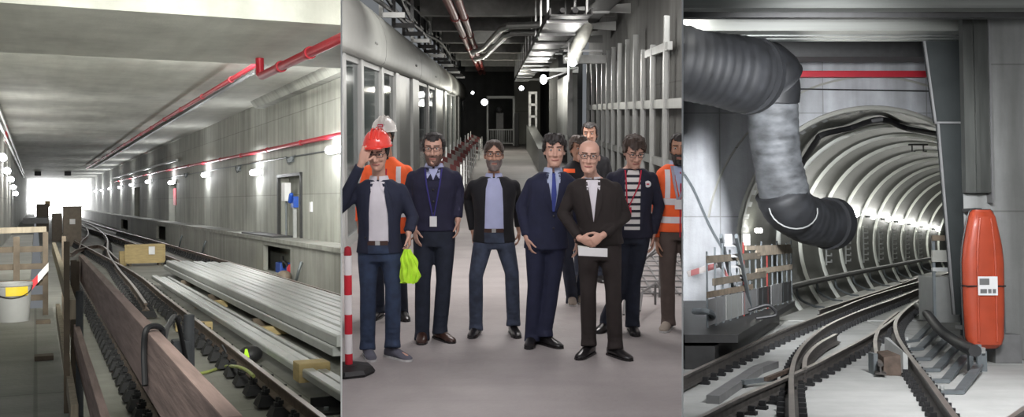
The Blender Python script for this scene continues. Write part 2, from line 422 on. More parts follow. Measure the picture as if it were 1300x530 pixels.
# far end: daylight
solo('daylight_opening', MB().box((XL,190,.1),(XW,190.3,6.0)), mt['daylight'], L, 'bright opening at the far end of the track hall', 'opening')
light('AREA', L, (1.4,188.5,3.2), 5000, 4.5, (.97,.98,1), (3,120,2.5), 4)

# rails
zr = .16
def lp(l, z=.31): return [L.z(u, v, z) for u, v in l]
GL = 'rails of the track hall'
r1 = [L.z(u, v, .31) for u, v in ((212,548),(190,515),(150,455),(118,402),(98,362),(88,335))]
r1[0:0] = [V((1.2,7.5,.31))]
r1 = [V((1.16, y, .31)) for y in (7.5,12,16,22,30,40)]
rail(L, r1, zr, 'rusty rail nearest the walkway, behind the board fence', GL, .62)
r2 = [V((2.50,7.5,.31)),V((2.52,12,.31)),V((2.56,17,.31)),V((2.60,24,.31)),V((2.66,32,.31)),V((2.35,45,.31)),V((1.95,62,.31)),V((1.7,85,.31)),V((1.7,130,.31))]
rail(L, r2, zr, 'rusty rail running between the fence and the stacked metal profiles', GL, .75)
rail(L, lp([(185,386),(168,362),(150,341),(137,320),(135,301),(121,289),(108,283)]), zr, 'curved turnout rail beside the pale wooden crate', GL, .8)
rail(L, lp([(101,315),(104,306),(112,298),(110,290),(103,285)]), zr, 'short bent rail at the crossing behind the grey cabinet', GL, 1.5, fast=False)
rail(L, lp([(150,330),(128,312),(101,316),(90,322)]), zr, 'short wing rail of the turnout frog', GL, 1.5, fast=False)
rail(L, [V((6.1,18,.31)),V((6.1,30,.31)),V((6.0,42,.31)),V((5.8,60,.31)),V((5.3,95,.31)),V((5,150,.31))], zr, 'far rail at the foot of the service ledge', GL, .7, ymax=80)
rail(L, [V((4.66,30,.31)),V((4.62,42,.31)),V((4.45,60,.31)),V((3.9,90,.31)),V((3.6,112,.31))], zr, 'rail running in behind the pale wooden crate', GL, 1.2, ymax=90)

# stacked metal profiles
def profile(x0, x1, y0, y1, z0, z1, label, ridges=2, grp='long metal profiles stacked on the track'):
    w = x1-x0; t = V(((x0+x1)/2, y0, z0)); pr = []
    n = ridges; top = []
    for k in range(n):
        a = -w/2+w*k/n; b = a+w/n; top += [(a+.006, z1-z0-.014),(a+.016, z1-z0),(b-.016, z1-z0),(b-.006, z1-z0-.014)]
    poly = [(-w/2,0)]+[(-w/2, z1-z0-.03)]+top+[(w/2, z1-z0-.03),(w/2,0)]
    mb = MB(); rings = [[V((x, yy, z)) for x, z in poly] for yy in (0, y1-y0)]
    mb.loft(rings)
    return solo('metal_profile', mb, mt['alu'], L, label, 'metal profile', grp, loc=t)
xs = [3.78, 4.12, 4.46, 4.80, 5.14, 5.48]
names = ['leftmost', 'second', 'middle', 'fourth', 'rightmost']
for k in range(5):
    profile(xs[k]+.025, xs[k+1]-.025, 14.0, 34.5-.5*k, .36, .52, '%s broad pale metal profile on top of the flat stack' % names[k])
for k in range(4):
    profile(3.80+.42*k, 4.16+.42*k, 14.2, 35.2, .20, .34, 'pale metal profile in the lower layer of the flat stack, %s' % ['under its left edge', 'left of its middle', 'right of its middle', 'under its right edge'][k], 2)
profile(3.02, 3.17, 10.2, 31.0, .20, .30, 'lone slim pale metal profile lying nearest the rusty rail', 1)
profile(3.20, 3.34, 10.4, 30.5, .20, .28, 'slim pale profile second from the rusty rail', 1)
profile(3.50, 3.58, 14, 31.5, .16, .22, 'dark gap profile beside the broad stack', 1)
for i, (u, v, w, lab) in enumerate([(345,418,.75,'pale timber spacer poking out under the broad profile stack'), (268,385,.7,'timber spacer further back under the profile stack'), (246,413,.65,'timber spacer beside the rusty middle rail')]):
    p = L.z(u, v, .12)
    solo('timber_spacer', MB().box((p.x-w/2,p.y-.09,.02),(p.x+w/2,p.y+.09,.17)), mt['ply'], L, lab, 'timber', 'timber spacers under the profiles', bev=.008)
for k in (19.5, 25, 30):
    solo('timber_bearer', MB().box((3.7,k,.0),(5.6,k+.12,.19)), mt['wooddark'], L, 'dark bearer timber under the broad profile stack', 'timber', 'bearers under the profile stack')
p = L.z(424, 492, .15)
solo('bundle_clamp', MB().box((2.98,p.y+.6,.12),(3.38,p.y+.95,.36)), mt['ply'], L, 'pale wooden clamp block around the near end of the slim profiles', 'clamp block', bev=.02)

# crate
p = L.z(163, 333, .15); q = L.z(207, 333, .15); w = (q-p).length
t = thing('wooden_crate', L, ((p.x+q.x)/2, p.y+.3, .0), 'pale plywood crate with a white paper label on the track bed', 'crate')
cw, ch = w/2/.72, .80
mb = MB().box((-cw*.72,-.5,.1),(cw*.72,.1,ch)); part('case', mb, mt['ply'], t, L, bev=.01)
mb = MB()
for sx in (-1,1): mb.box((sx*cw*.72-.03,-.53,.1),(sx*cw*.72+.03,-.5,ch))
for z in (.1, ch-.07): mb.box((-cw*.72,-.53,z),(cw*.72,-.5,z+.07))
part('frame_batten', mb, mt['ply'], t, L)
part('paper_label', MB().box((.12,-.545,.42),(.34,-.53,.72)), mt['white'], t, L)
part('skid', MB().box((-cw*.6,-.5,0),(-cw*.5,.1,.1)).box((cw*.5,-.5,0),(cw*.6,.1,.1)), mt['wooddark'], t, L)
solo('small_crate', MB().box((p.x-.30, p.y+.1, .0),(p.x-.06, p.y+.5, .55)), mt['ply'], L, 'smaller orange-brown box behind the left side of the plywood crate', 'crate', bev=.02)

# brown cabinet + far dark stacks
p = L.z(91, 292, .1)
t = thing('equipment_cabinet', L, (p.x, 62, 0), 'brown square cabinet with a small white notice standing beside the rails', 'cabinet')
p = L.y(91, 292, 62); x0 = L.y(80,292,62).x-p.x; x1 = L.y(103,292,62).x-p.x; zt = L.y(90,262,62).z; 
t.matrix_basis = L.mat @ Matrix.Translation((p.x, 62, 0))
part('casing', MB().box((x0,-.6,0),(x1,.6,zt)), mt['brown'], t, L, bev=.03)
part('lid', MB().box((x0-.03,-.65,zt-.08),(x1+.03,.65,zt)), mt['brown'], t, L)
part('notice', MB().box((-.12,-.63,zt*.55),(.16,-.61,zt*.68)), mt['white'], t, L)
for (u0, u1, v0, v1, y, m, lab) in [(66,79,271,292,70,'brown','dark box just left of the brown cabinet'),(46,62,259,271,96,'red','dark case in the bright far opening'),(57,64,255,263,97,'yellow','small wooden crate atop the far dark case')]:
    a = L.y(u0, v1, y); b = L.y(u1, v0, y); z0 = 0 if v1 > 265 else a.z
    solo('site_crate', MB().box((a.x,y,max(z0,0)),(b.x,y+1,b.z)), mt[m if m != 'red' else 'brown'] if m != 'yellow' else mt['ply'], L, lab, 'crate', bev=.02)
a = L.y(40,285,92)
solo('flat_trolley', MB().box((a.x-.6,90,.75),(a.x+1.2,95.5,1.2)), mt['aludark'], L, 'low flat trolley under the far case in the bright opening', 'trolley')

# wall lamps of the right wall
lamps = [(424,190,1.0),(325,219,.8),(261,222,.8),(218,232,.7),(188,231,.7),(167,235,.7),(152,238,.7),(139,240,.6),(129,242,.6),(121,243,.6),(114,244,.6),(107,245,.6),(101,246,.6),(96,247,.6)]
posn = ['nearest, cut by the partition', 'above and left of the door niche', 'third along from the near end', 'above the red notice doorway', 'fifth along from the near end', 'sixth along from the near end', 'seventh along', 'eighth along', 'ninth along', 'tenth along', 'eleventh along', 'twelfth along', 'thirteenth along', 'last small one before the daylight']
for i, (u, v, s) in enumerate(lamps):
    p = L.x(u, v, XW-.12); z = max(3.3, min(p.z, 3.95)) if i > 2 else p.z
    t = thing('wall_lamp', L, (XW-.02, p.y, z), 'white glowing bulkhead lamp on the concrete wall, '+posn[i], 'lamp', 'lamps along the hall wall')
    ln = .45 if i == 0 else .55 if i < 3 else .8
    part('housing', MB().box((-.06,-ln-.04,-.11),(.02,ln+.04,.11)), mt['white'], t, L, bev=.015)
    part('tube_cover', MB().capsule((-.12,-ln,0),(-.12,ln,0),.115,.115), mt['bulb'], t, L, smooth=True)
    if i < 13: light('POINT', L, (XW-.34, p.y, z), (110,150,150,170,190,200,240,260,280,300,320,340,360)[i], .12, (.96,.98,1))
# cable with junction boxes below the red pipe
solo('wall_conduit', MB().tube([(XW-.03,14,3.75),(XW-.03,40,3.85),(XW-.03,115,4.0)], .02, 6), mt['zinc'], L, 'thin grey cable conduit running just above the hall lamps', 'conduit')
for u, v, lab in [(372,202,'grey junction cluster above the door niche'),(238,222,'grey junction box right of the red notice doorway'),(305,214,'cable box between two wall lamps')]:
    p = L.x(u, v, XW)
    t = thing('junction_box', L, (XW, p.y, p.z-.1), lab, 'junction box', 'junction boxes on the hall conduit')
    part('box', MB().box((-.1,-.15,0),(0,.15,.18)).box((-.07,.3,.0),(0,.5,.14)), mt['zinc'], t, L, bev=.01)
    part('loop', MB().tube(smoothpath([(-.05,-.5,.2),(-.06,-.2,.05),(-.06,.4,-.05),(-.05,.8,.2)]), .02, 6), mt['zinc'], t, L)
# red pipes
def pipe_with_collars(name, pts, r, m, lab, step=3.2, fr=L, cat='pipe', cm='red'):
    pts = [V(p) for p in pts]; o0 = pts[0].copy(); o0.z = min(p.z for p in pts)
    t = thing(name, fr, o0, lab, cat)
    part('pipe_run', MB().tube([p-o0 for p in pts], r, 14), mt[m], t, fr, smooth=True)
    for p, d in resample(pts, step)[1:]:
        if any((fr.mat @ p).dot(c) > -.2 for c in CLIPS[fr.side]): continue
        part('coupling', MB().tube([p-o0-d*.07, p-o0+d*.07], r*1.3, 14), mt[cm], t, fr, smooth=True)
    return t
pipe_with_collars('red_pipe', [(XW-.16,16,4.12),(XW-.16,40,4.2),(XW-.16,70,4.38),(XW-.16,112,4.5)], .065, 'red', 'long thin red pipe running along the wall above the lamps', 5)
a = L.z(330,97,5.1); b = L.z(433,42,5.1)
pipe_with_collars('red_pipe', [(a.x+.0,a.y+.02,5.49),(a.x,a.y,5.15),(a.x+.02,a.y-.12,5.1),(b.x+.25,b.y-3,5.1)], .09, 'red', 'thick red pipe with an elbow hanging under the dropped ceiling beam', 2.1)
pipe_with_collars('red_pipe', [(4.88,23.5,5.72),(4.75,40,5.74),(4.7,70,5.78),(4.6,110,5.8)], .065, 'red', 'red pipe running far along the hall ceiling', 5)
for x0, z0, y1, lab in [(5.35,5.93,112,'pale conduit strip on the ceiling beside the red pipe'),(6.6,4.9,60,'pale handrail-like conduit above the far lamps')]:
    if z0 > 5.5: solo('ceiling_conduit', MB().bar((x0,25,z0),(x0,y1,z0),.14,.1), mt['aludark'], L, lab, 'conduit')
    else: solo('ceiling_conduit', MB().bar((7.2,60,4.75),(7.2,112,4.85),.12,.12), mt['alu'], L, lab, 'conduit')
for u, v in ((48,219),(86,219)):
    p = L.z(u, v, 5.9)
    solo('ceiling_box', MB().box((p.x-.35,p.y-.3,5.5),(p.x+.35,p.y+.3,6.0)), mt['black'], L, 'small black box under the far hall ceiling, %s' % ('left one' if u < 60 else 'touching the ceiling pipe'), 'box', bev=.03)
# door niche contents
yc = 33.2
t = thing('niche_door_frame', L, (XW-.02, yc, 1.24), 'dark metal frame around the door niche in the wall', 'door frame')
part('frame', MB().box((-.04,-1.7,0),(.06,-1.55,2.05)).box((-.04,1.6,0),(.06,1.75,2.05)).box((-.04,-1.7,1.95),(.06,1.75,2.05)), mt['darksteel'], t, L)
p = L.x(364,243,XW-.1)
t = thing('control_cabinet', L, (XW-.12, p.y, 1.24), 'white control box on a thin pole in front of the door niche', 'control box')
part('cabinet', MB().box((-.1,-.25,1.15),(.1,.25,1.75)), mt['white'], t, L, bev=.02); part('pole', MB().tube([(0,0,0),(0,0,1.2)], .035, 8), mt['zinc'], t, L)
p = L.x(374,246,XW-.1)
t = thing('blue_socket', L, (XW-.1, p.y, 1.24), 'blue socket unit on a stand inside the door niche', 'socket')
part('socket_body', MB().box((-.08,-.18,.95),(.08,.18,1.3)).capsule((-.12,-.05,1.35),(-.12,.1,1.15),.07,.07), mt['blue'], t, L, bev=0); part('stand', MB().box((-.05,-.06,0),(.05,.06,.95)), mt['alu'], t, L)
p = L.x(396,263,XW)
solo('wall_switch', MB().box((XW-.06,p.y-.1,p.z-.15),(XW,p.y+.1,p.z+.15)), mt['white'], L, 'small white switch plate right of the door niche', 'switch', bev=.01)
t = thing('doormat_plate', L, (7.1,34.5,1.24), 'dark metal plate lying on the ledge before the niche', 'plate'); part('plate', MB().box((-.35,-2.2,0),(.3,3.2,.05)), mt['darksteel'], t, L)
for (u, v, w, lab) in [(404,301,.25,'broken pale block on the ledge'),(412,302,.18,'small rubble lump at the right end of the ledge'),(396,302,.15,'thin offcut on the ledge')]:
    p = L.z(u, v, 1.24); solo('rubble', MB().box((p.x-.12,p.y-w,1.24),(p.x+.12,p.y+w,1.33)), mt['ply'], L, lab, 'rubble', 'rubble on the ledge', bev=.02)
# things in the ledge opening
p = L.x(357,338,6.8)
t = thing('hose_valve', L, (6.98,30.7,.05), 'red valve with coiled hose in the dark opening of the ledge', 'valve')
part('valve_body', MB().lathe([(.1,0),(.16,.1),(.16,.35),(.08,.45)], n=12), mt['red'], t, L, smooth=True); part('hose', MB().tube(smoothpath([(0,.2,.3),(-.1,.6,.5),(0,1.1,.3),(.05,1.5,.6)]), .04, 8), mt['black'], t, L, smooth=True)
solo('blue_case', MB().box((6.95,32.2,.05),(7.3,32.9,.45)), mt['blue'], L, 'blue case in the dark opening of the ledge', 'case', bev=.03)
solo('foil_bag', MB().ball((6.5,29.6,.2), .22, (1,1.4,.9), 14), mt['brown'], L, 'lumpy brown bag on the ground by the ledge opening', 'bag', smooth=True)
for u, v, lab in [(384,332,'hooked grey cable duct right of the ledge opening'),(262,304,'curved cable on the ledge face'),(232,300,'curved cable further along the ledge face')]:
    p = L.x(u, v, 6.73)
    solo('cable_bend', MB().tube(smoothpath([(6.7,p.y,.7),(6.62,p.y,.45),(6.6,p.y+.2,.2),(6.6,p.y+.8,.06)]), .045, 8), mt['zinc'], L, lab, 'cable', smooth=True)
solo('yellow_tape_roll', MB().box((6.4,33.2,.02),(6.6,35.2,.1)), mt['yellow'], L, 'yellow strip lying by the ledge opening', 'strip')
# red notice in far doorway
solo('red_notice', MB().box((XW+.05,63.6,2.2),(XW+.1,64.8,3.2)), mt['red'], L, 'red and white notice in the far doorway of the wall', 'notice')

# ---- fence boards beside the walkway
t = thing('board_fence', L, (.30,7.2,1.05), 'long board fence of brown planks along the walkway edge', 'fence')
def fb(a, b, h, w, name, m, rot=None): part(name, MB().bar(V(a)-V((.30,7.2,1.05)), V(b)-V((.30,7.2,1.05)), w, h), mt[m], t, L, bev=.004)
pa = L.x(86,334,.34); pb = L.x(246,540,.34)
fb((.358,9.6,1.845), (.358,2.1,1.865), .21, .04, 'board', 'wood')
fb((.29,10.2,1.36), (.29,3.6,1.31), .20, .04, 'board', 'wood')
fb((.20,13.5,1.86), (.22,7.3,1.70), .13, .04, 'board', 'woodpale')
fb((.20,11,1.35), (.20,6.3,1.20), .12, .04, 'board', 'woodpale')
part('post', MB().box((-.135,-.02,0),(-.10,.02,1.10)), mt['wooddark'], t, L)
part('post', MB().box((-.05,1.5,-.2),(-.01,1.54,.90)), mt['wooddark'], t, L)
part('post', MB().box((-.05,4.5,-.2),(-.01,4.56,1.0)), mt['wooddark'], t, L)
part('block', MB().box((-.04,1.7,.62),(.02,1.95,.88)), mt['wooddark'], t, L)
for u, v0, v1, y, lab in [(101,370,432,8.6,'slim grey steel tube behind the big fence board'),(240,400,492,4.9,'short grey steel post behind the big fence board')]:
    a = L.y(u, v0, y); b = L.y(u, v1, y)
    t2 = thing('steel_post', L, (a.x, y, 0), lab, 'post', 'steel posts behind the fence')
    part('tube', MB().tube([(0,0,0),(0,0,a.z)], .028 if u < 150 else .024, 12), mt['zincdark'], t2, L, smooth=True)
    part('base_plate', MB().box((-.1,-.1,0),(.1,.1,.02)), mt['zinc'], t2, L)
    if u > 150: part('bracket', MB().box((-.075,-.05,b.z-.02),(.0,.05,b.z+.22)), mt['zincdark'], t2, L, bev=.01)
# wire tie round the board
yy = 3.05
zc = 1.80
c = L.x(205,450,.34); ty = 3.4
solo('wire_tie', MB().tube(smoothpath([(.325,3.55,1.80),(.326,3.6,1.90),(.332,3.6,1.972),(.358,3.62,1.985),(.386,3.64,1.972),(.40,3.7,1.93),(.46,4.1,1.93),(.55,4.6,1.90),L.y(236,457,4.85)], 5), .010, 8), mt['black'], L, 'black wire tied over the big fence board', 'wire', smooth=True)
# crosswise fence at left
t = thing('cross_fence', L, (-.3,13.6,1.05), 'dark wooden fence of five cross rails across the walkway', 'fence')
for k, v in enumerate((294,317,339,360,379)):
    zA = L.y(30, v, 13.6).z-1.05
    part('rail_board', MB().bar((-1.0,0,zA),(.42,0.02,zA+(.02 if k == 0 else .0)), .05 if k == 0 else .03, .07 if k == 0 else .07), mt['woodpale' if k == 0 else 'wooddark'], t, L, bev=.004)
px_ = L.y(21,340,13.6).x+.3
part('post', MB().box((px_-.035,-.06,0.05),(px_+.035,-.01,.95)), mt['wooddark'], t, L)
part('post', MB().box((.38,-.04,-.0),(.44,.04,1.0)), mt['wooddark'], t, L)
a = L.y(0,378,13.3); b = L.y(28,378,13.3); c = L.y(62,345,13.3)
solo('barrier_tape', MB().prism([(a.x-.1,13.45,a.z+.06),(b.x-.02,13.45,b.z+.03),(c.x,13.45,c.z+.1),(c.x,13.45,c.z-.0),(b.x,13.45,b.z-.05),(a.x-.1,13.45,a.z-.04)], (0,.015,0)), mt['tape'], L, 'red and white barrier tape slung across the dark cross fence', 'tape')
p = L.z(16, 408, 1.05)
t = thing('paint_bucket', L, (p.x,p.y,1.05), 'white bucket with a yellow label on the walkway behind the cross fence', 'bucket')
t.matrix_basis = L.mat @ Matrix.Translation((p.x, p.y, 1.05))
part('pail', MB().lathe([(.001,0),(.17,0),(.20,.40),(.21,.41),(.21,.44),(.19,.44),(.165,.04),(.001,.03)], n=28), mt['bucket'], t, L, smooth=True)
part('label_band', MB().prism([V((.2*math.cos(a),.2*math.sin(a),.30)) for a in (-1.9,-1.6,-1.3,-1.0,-.7)]+[V((.208*math.cos(a),.208*math.sin(a),.30)) for a in (-.7,-1.0,-1.3,-1.6,-1.9)], (0,0,.10)), mt['yellow'], t, L, smooth=True)
part('handle', MB().tube([(.205*math.cos(a), -.205*abs(math.sin(a))-.01, .40-.12*math.sin(a)) for a in [k*math.pi/10 for k in range(11)]], .006, 6), mt['darksteel'], t, L)
for (u, v, lab) in [(58,411,'dark offcut lying on the walkway near the cross fence'),(60,457,'dark offcut lying on the walkway nearer the camera')]:
    p = L.z(u, v, 1.05); solo('wood_offcut', MB().box((p.x-.1,p.y-.06,1.05),(p.x+.05,p.y+.1,1.09)), mt['wooddark'], L, lab, 'offcut', 'offcuts on the walkway', bev=.005)
# boot-like tool, cable, bracket
p = L.z(318,458,.05)
t = thing('site_tool', L, (p.x,p.y,0), 'small black machine with a yellow-green tab beside the rusty rail', 'tool')
part('tool_body', MB().ball((0,0,.14), .16, (1.1,1,.8), 14).box((-.32,-.08,.02),(-.1,.08,.14)).tube([(-.3,0,.1),(-.4,.05,.3)], .02, 6), mt['black'], t, L, smooth=True)
part('yellow_tab', MB().hull([(-.16,-.2,.0),(-.02,-.2,.0),(-.02,-.17,.0),(-.16,-.17,.0),(-.1,-.14,.24),(-.07,-.14,.24),(-.07,-.12,.24),(-.1,-.12,.24)]), mt['hivis'], t, L, label='bright yellow-green tab')
solo('loose_cable', MB().tube(smoothpath([L.z(236,478,.03), L.z(262,473,.03), L.z(285,466,.05), L.z(300,466,.30), L.z(312,470,.34), L.z(322,478,.33)]), .022, 8), mt['cable'], L, 'green-yellow cable draped over the rusty rail', 'cable', smooth=True)
p = L.z(420,522,.0)
t = thing('drilled_bracket', L, (p.x,p.y,0), 'black drilled steel bracket lying at the near right of the track', 'bracket')
part('plate', MB().box((-.2,-.25,0),(.35,.15,.03)).box((-.2,.12,.0),(.35,.15,.14)), mt['fast'], t, L)
part('bolt', MB().lathe([(.03,0.03),(.03,.07)], (-.08,-.1,0), 8).lathe([(.03,.03),(.03,.07)], (.12,-.1,0), 8), mt['zinc'], t, L)
p = L.z(194,421,.02); 
# ---- left wall fittings
for i, (u, v, s) in enumerate([(3,200,1),(9,217,.8),(14,228,.6),(17,238,.5),(20,246,.5)]):
    p = L.x(u, v, XL+.15)
    t = thing('wall_lamp', L, (XL,p.y,p.z), 'glowing lamp on the left wall, %s from the near end' % ['first','second','third','fourth','fifth'][i], 'lamp', 'lamps along the left hall wall')
    part('housing', MB().box((0,-.4,-.1),(.08,.4,.1)), mt['white'], t, L); part('tube_cover', MB().capsule((.16,-.5,0),(.16,.5,0),.12,.12), mt['bulb'], t, L, smooth=True)
    if i < 4: light('POINT', L, (XL+.5,p.y,p.z), 90, .1)
p = L.x(9,172,XL+.1)
solo('red_white_sign', MB().box((XL,p.y-1.2,p.z-.3),(XL+.12,p.y+1.2,p.z+.35)), mt['tape'], L, 'red and white sign high on the left hall wall', 'sign')
for zz, lab in ((5.3,'upper'),(4.9,'lower')):
    solo('wall_pipe', MB().tube([(XL+.12,12,zz),(XL+.12,110,zz)], .05, 8), mt['alu'], L, '%s pale pipe along the left hall wall' % lab, 'pipe', 'pipes on the left wall')
solo('upright_duct', MB().box((XL,36,.75),(XL+.06,36.8,5.9)), mt['aludark'], L, 'grey upright duct on the left wall', 'duct')

# added unseen fill lights of the left hall, above the frame and behind the beam
light('AREA', L, (.5,6.8,3.95), 380, .8, (1,1,.94), (3.8,30,5.2), .8, 1.3)
light('AREA', L, (.1,1.9,3.1), 15, .7, (1,1,.94), (.7,5.5,.8), .7, 1.6)
light('AREA', L, (3.0,24.3,5.86), 900, 4.0, (1,1,.95), (3.6,50,3.2), .2)
# ============================================================ MIDDLE: platform passage
DX, WX = -2.2, 3.05
struct('floor_platform', MB().box((DX-.6,4,-.2),(WX+.3,70,0)), mt['floorM'], M)
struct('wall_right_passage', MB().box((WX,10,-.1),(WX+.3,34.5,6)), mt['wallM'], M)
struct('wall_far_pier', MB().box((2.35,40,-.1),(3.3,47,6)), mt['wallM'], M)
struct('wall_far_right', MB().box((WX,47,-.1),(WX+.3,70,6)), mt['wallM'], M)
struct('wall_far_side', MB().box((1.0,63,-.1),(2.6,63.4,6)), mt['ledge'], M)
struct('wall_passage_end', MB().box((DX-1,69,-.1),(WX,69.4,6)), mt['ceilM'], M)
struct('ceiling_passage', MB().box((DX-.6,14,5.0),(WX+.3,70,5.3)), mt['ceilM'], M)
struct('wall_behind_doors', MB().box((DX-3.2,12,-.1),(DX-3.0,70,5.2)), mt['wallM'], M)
struct('floor_behind_doors', MB().box((DX-3.0,12,-1.2),(DX-.6,70,-1.0)), mt['ceilM'], M)
for i, y in enumerate((21.8, 26.5, 31.5, 37, 43, 49, 56, 63)):
    struct('beam_ceiling' if i == 0 else 'beam_ceiling.%03d' % i, MB().box((DX+.2,y,4.45),(WX,y+.45,5.0)), mt['beamM'], M)
# screen doors: door_post, pane, leaf panels
segs = [(13.4,14.25,'pane'),(14.25,14.5,'post'),(14.5,16.15,'pane'),(16.15,16.4,'post'),(16.4,19.0,'pane'),(19.0,19.3,'post'),(19.3,21.6,'pane'),(21.6,22.3,'post'),
        (22.3,25.6,'leaf'),(25.6,27.6,'widepost'),(27.6,31.6,'pane'),(31.6,32.0,'post'),(32.0,35.4,'pane'),(35.4,36.0,'post'),(36.0,41.0,'leaf'),(41.0,42.6,'widepost'),(42.6,47,'pane'),(47,47.5,'post'),(47.5,51.5,'pane'),(51.5,52,'post'),(52,56,'leaf'),(56,57.6,'widepost'),(57.6,66,'pane')]
t = thing('platform_screen', M, (DX,20,0), 'row of glazed platform screen doors in pale metal frames along the left side', 'screen doors')
for a, b, k in segs:
    a -= 20; b -= 20
    if k == 'pane':
        part('pane', MB().box((-.02,a,.1),(.0,b,2.82)), mt['glass'], t, M)
        part('bottom_rail', MB().box((-.05,a,.0),(.03,b,.14)), mt['alu'], t, M); part('top_rail', MB().box((-.05,a,2.72),(.03,b,2.86)), mt['alu'], t, M)
    elif k == 'post': part('post', MB().box((-.08,a,0),(.07,b,2.86)), mt['alu'], t, M, bev=.012)
    elif k == 'widepost': part('wide_post', MB().box((-.08,a,0),(.09,b,2.86)), mt['alu'], t, M, bev=.012)
    else:
        part('door_leaf', MB().box((-.06,a,0),(.02,b,2.86)), mt['panelgrey'], t, M, bev=.01)
prof = [(-.25,2.80),(.10,2.80),(.17,2.86),(.20,2.98),(.205,3.2),(.17,3.42),(.08,3.62),(-.04,3.78),(-.25,3.88)]
rings = [[V((x, y, z)) for x, z in prof] for y in (-7, 46)]
part('fascia_cover', MB().loft(rings), mt['fasc'], t, M, smooth=True, label='smooth rounded pale header cover above the doors')
for y in (-1.5, 7, 15.5, 24, 33): part('cover_joint', MB().loft([[V((x*1.02, yy, z+(.005 if z > 3 else -.005))) for x, z in prof] for yy in (y, y+.03)]), mt['aludark'], t, M)
for y in (-3.2, -3.0, 5, 5.2, 13, 13.2): part('rivet', MB().ball((.215,y,3.1), .022, n=8), mt['steel'], t, M)
# cables and hangers above the header
t = thing('cable_bundle', M, (DX-.1,20,3.7), 'tangle of black cables and hangers above the rounded header', 'cables')
for k in range(5):
    pts = [(random.uniform(-.1,.35), y, .35+.25*k/4*3+random.uniform(-.1,.1)) for y in range(-4, 44, 4)]
    part('cable', MB().tube(smoothpath(pts, 3), .045, 6), mt['black'], t, M, smooth=True)
for k in range(16):
    y = 0+2.4*k; part('hanger', MB().box((.0,y,.1),(.08,y+.12,1.3)).box((0,y,.1),(.5,y+.1,.2)), mt['black' if k % 3 else 'steel'], t, M)
# ceiling pipes
a = M.z(568,0,4.5); b = M.z(613,112,4.5)
for k, (u0, u1, r, m, lab) in enumerate([(575,611,.10,'reddark','left of the two red-brown ceiling pipes'),(592,614,.085,'red','right of the two red-brown ceiling pipes')]):
    a = M.z(u0, 0, 4.35); x0 = a.x; b = M.z(u1, 100, 4.35)
    xx = (a.x+b.x)/2
    pipe_with_collars('ceiling_pipe', [(xx,20,4.35),(xx,64,4.35)], r, m if k == 0 else 'reddark', lab, 6, M, 'pipe', 'reddark')
for k, (p_, lab) in enumerate([([(600,66),(613,62),(640,33),(700,31)],'upper silver pipe bending across the ceiling'),([(603,75),(616,72),(645,42),(700,41)],'lower silver pipe bending across the ceiling')]):
    pts = [M.z(u, v, 4.12-.04*k) for u, v in p_]
    o0 = pts[0]; t = thing('silver_pipe', M, o0, lab, 'pipe', 'silver ceiling pipes')
    P = [pts[0], pts[1].lerp(pts[0], .25), pts[1].lerp(pts[2], .08), pts[2].lerp(pts[1], .08), pts[2].lerp(pts[3], .1), pts[3]]
    part('pipe_run', MB().tube([p-o0 for p in P], .085, 12), mt['steel'], t, M, smooth=True)
    part('flange', MB().tube([P[0]-o0-V((.02,0,0)), P[0]-o0+V((.08,0,0))], .13, 12), mt['alu'], t, M, smooth=True)
# cable trays on the right
def tray(x0, x1, z, y0, y1, lab):
    t = thing('cable_tray', M, ((x0+x1)/2, y0, z), lab, 'cable tray'); w = (x1-x0)/2
    part('tray', MB().box((-w,0,0),(-w+.03,y1-y0,.14)).box((w-.03,0,0),(w,y1-y0,.14)).box((-w,0,0),(w,y1-y0,.02)), mt['darksteel'], t, M)
    part('cables', MB().tube([(-w*.4,0,.1),(-w*.4,y1-y0,.1)], .05, 6).tube([(w*.2,0,.1),(w*.2,y1-y0,.1)], .06, 6), mt['black'], t, M)
    y = 1.0
    while y < y1-y0-1:
        part('hanger', MB().box((-w,y,.0),(-w+.04,y+.04,5.0-z)).box((w-.04,y,0),(w,y+.04,5.0-z)).box((-w,y,-.05),(w,y+.05,0)), mt['steel'], t, M); y += 3.2
tray(.95, 1.75, 3.75, 19, 60, 'wide dark cable tray hanging from the passage ceiling')
tray(1.9, 2.4, 4.15, 18, 55, 'narrower dark cable tray beside the right wall')
for i, (x0, x1, y, z) in enumerate([(1.7,2.9,20,4.32),(1.6,2.9,22.5,4.25),(1.5,2.9,25.3,4.1),(1.4,2.9,28.5,4.0),(1.2,2.9,37,3.5),(1.2,2.9,48,3.5)]):
    solo('bracket_arm', MB().hull([(x0,y,z-.04),(x1,y,z-.12),(x1,y+.06,z-.12),(x0,y+.06,z-.04),(x0,y,z),(x1,y,z+.10),(x1,y+.06,z+.10),(x0,y+.06,z)]), mt['alu'], M, 'pale steel bracket arm holding trays, %s' % ['nearest one','second one','third one','fourth one','fifth one','farthest one'][i], 'bracket', 'bracket arms of the cable trays')
solo('support_channel', MB().bar((1.75,27.5,3.38),(3.0,27.5,3.38), .3, .22), mt['steel'], M, 'shiny steel channel crossing to the top of the stud row', 'channel')
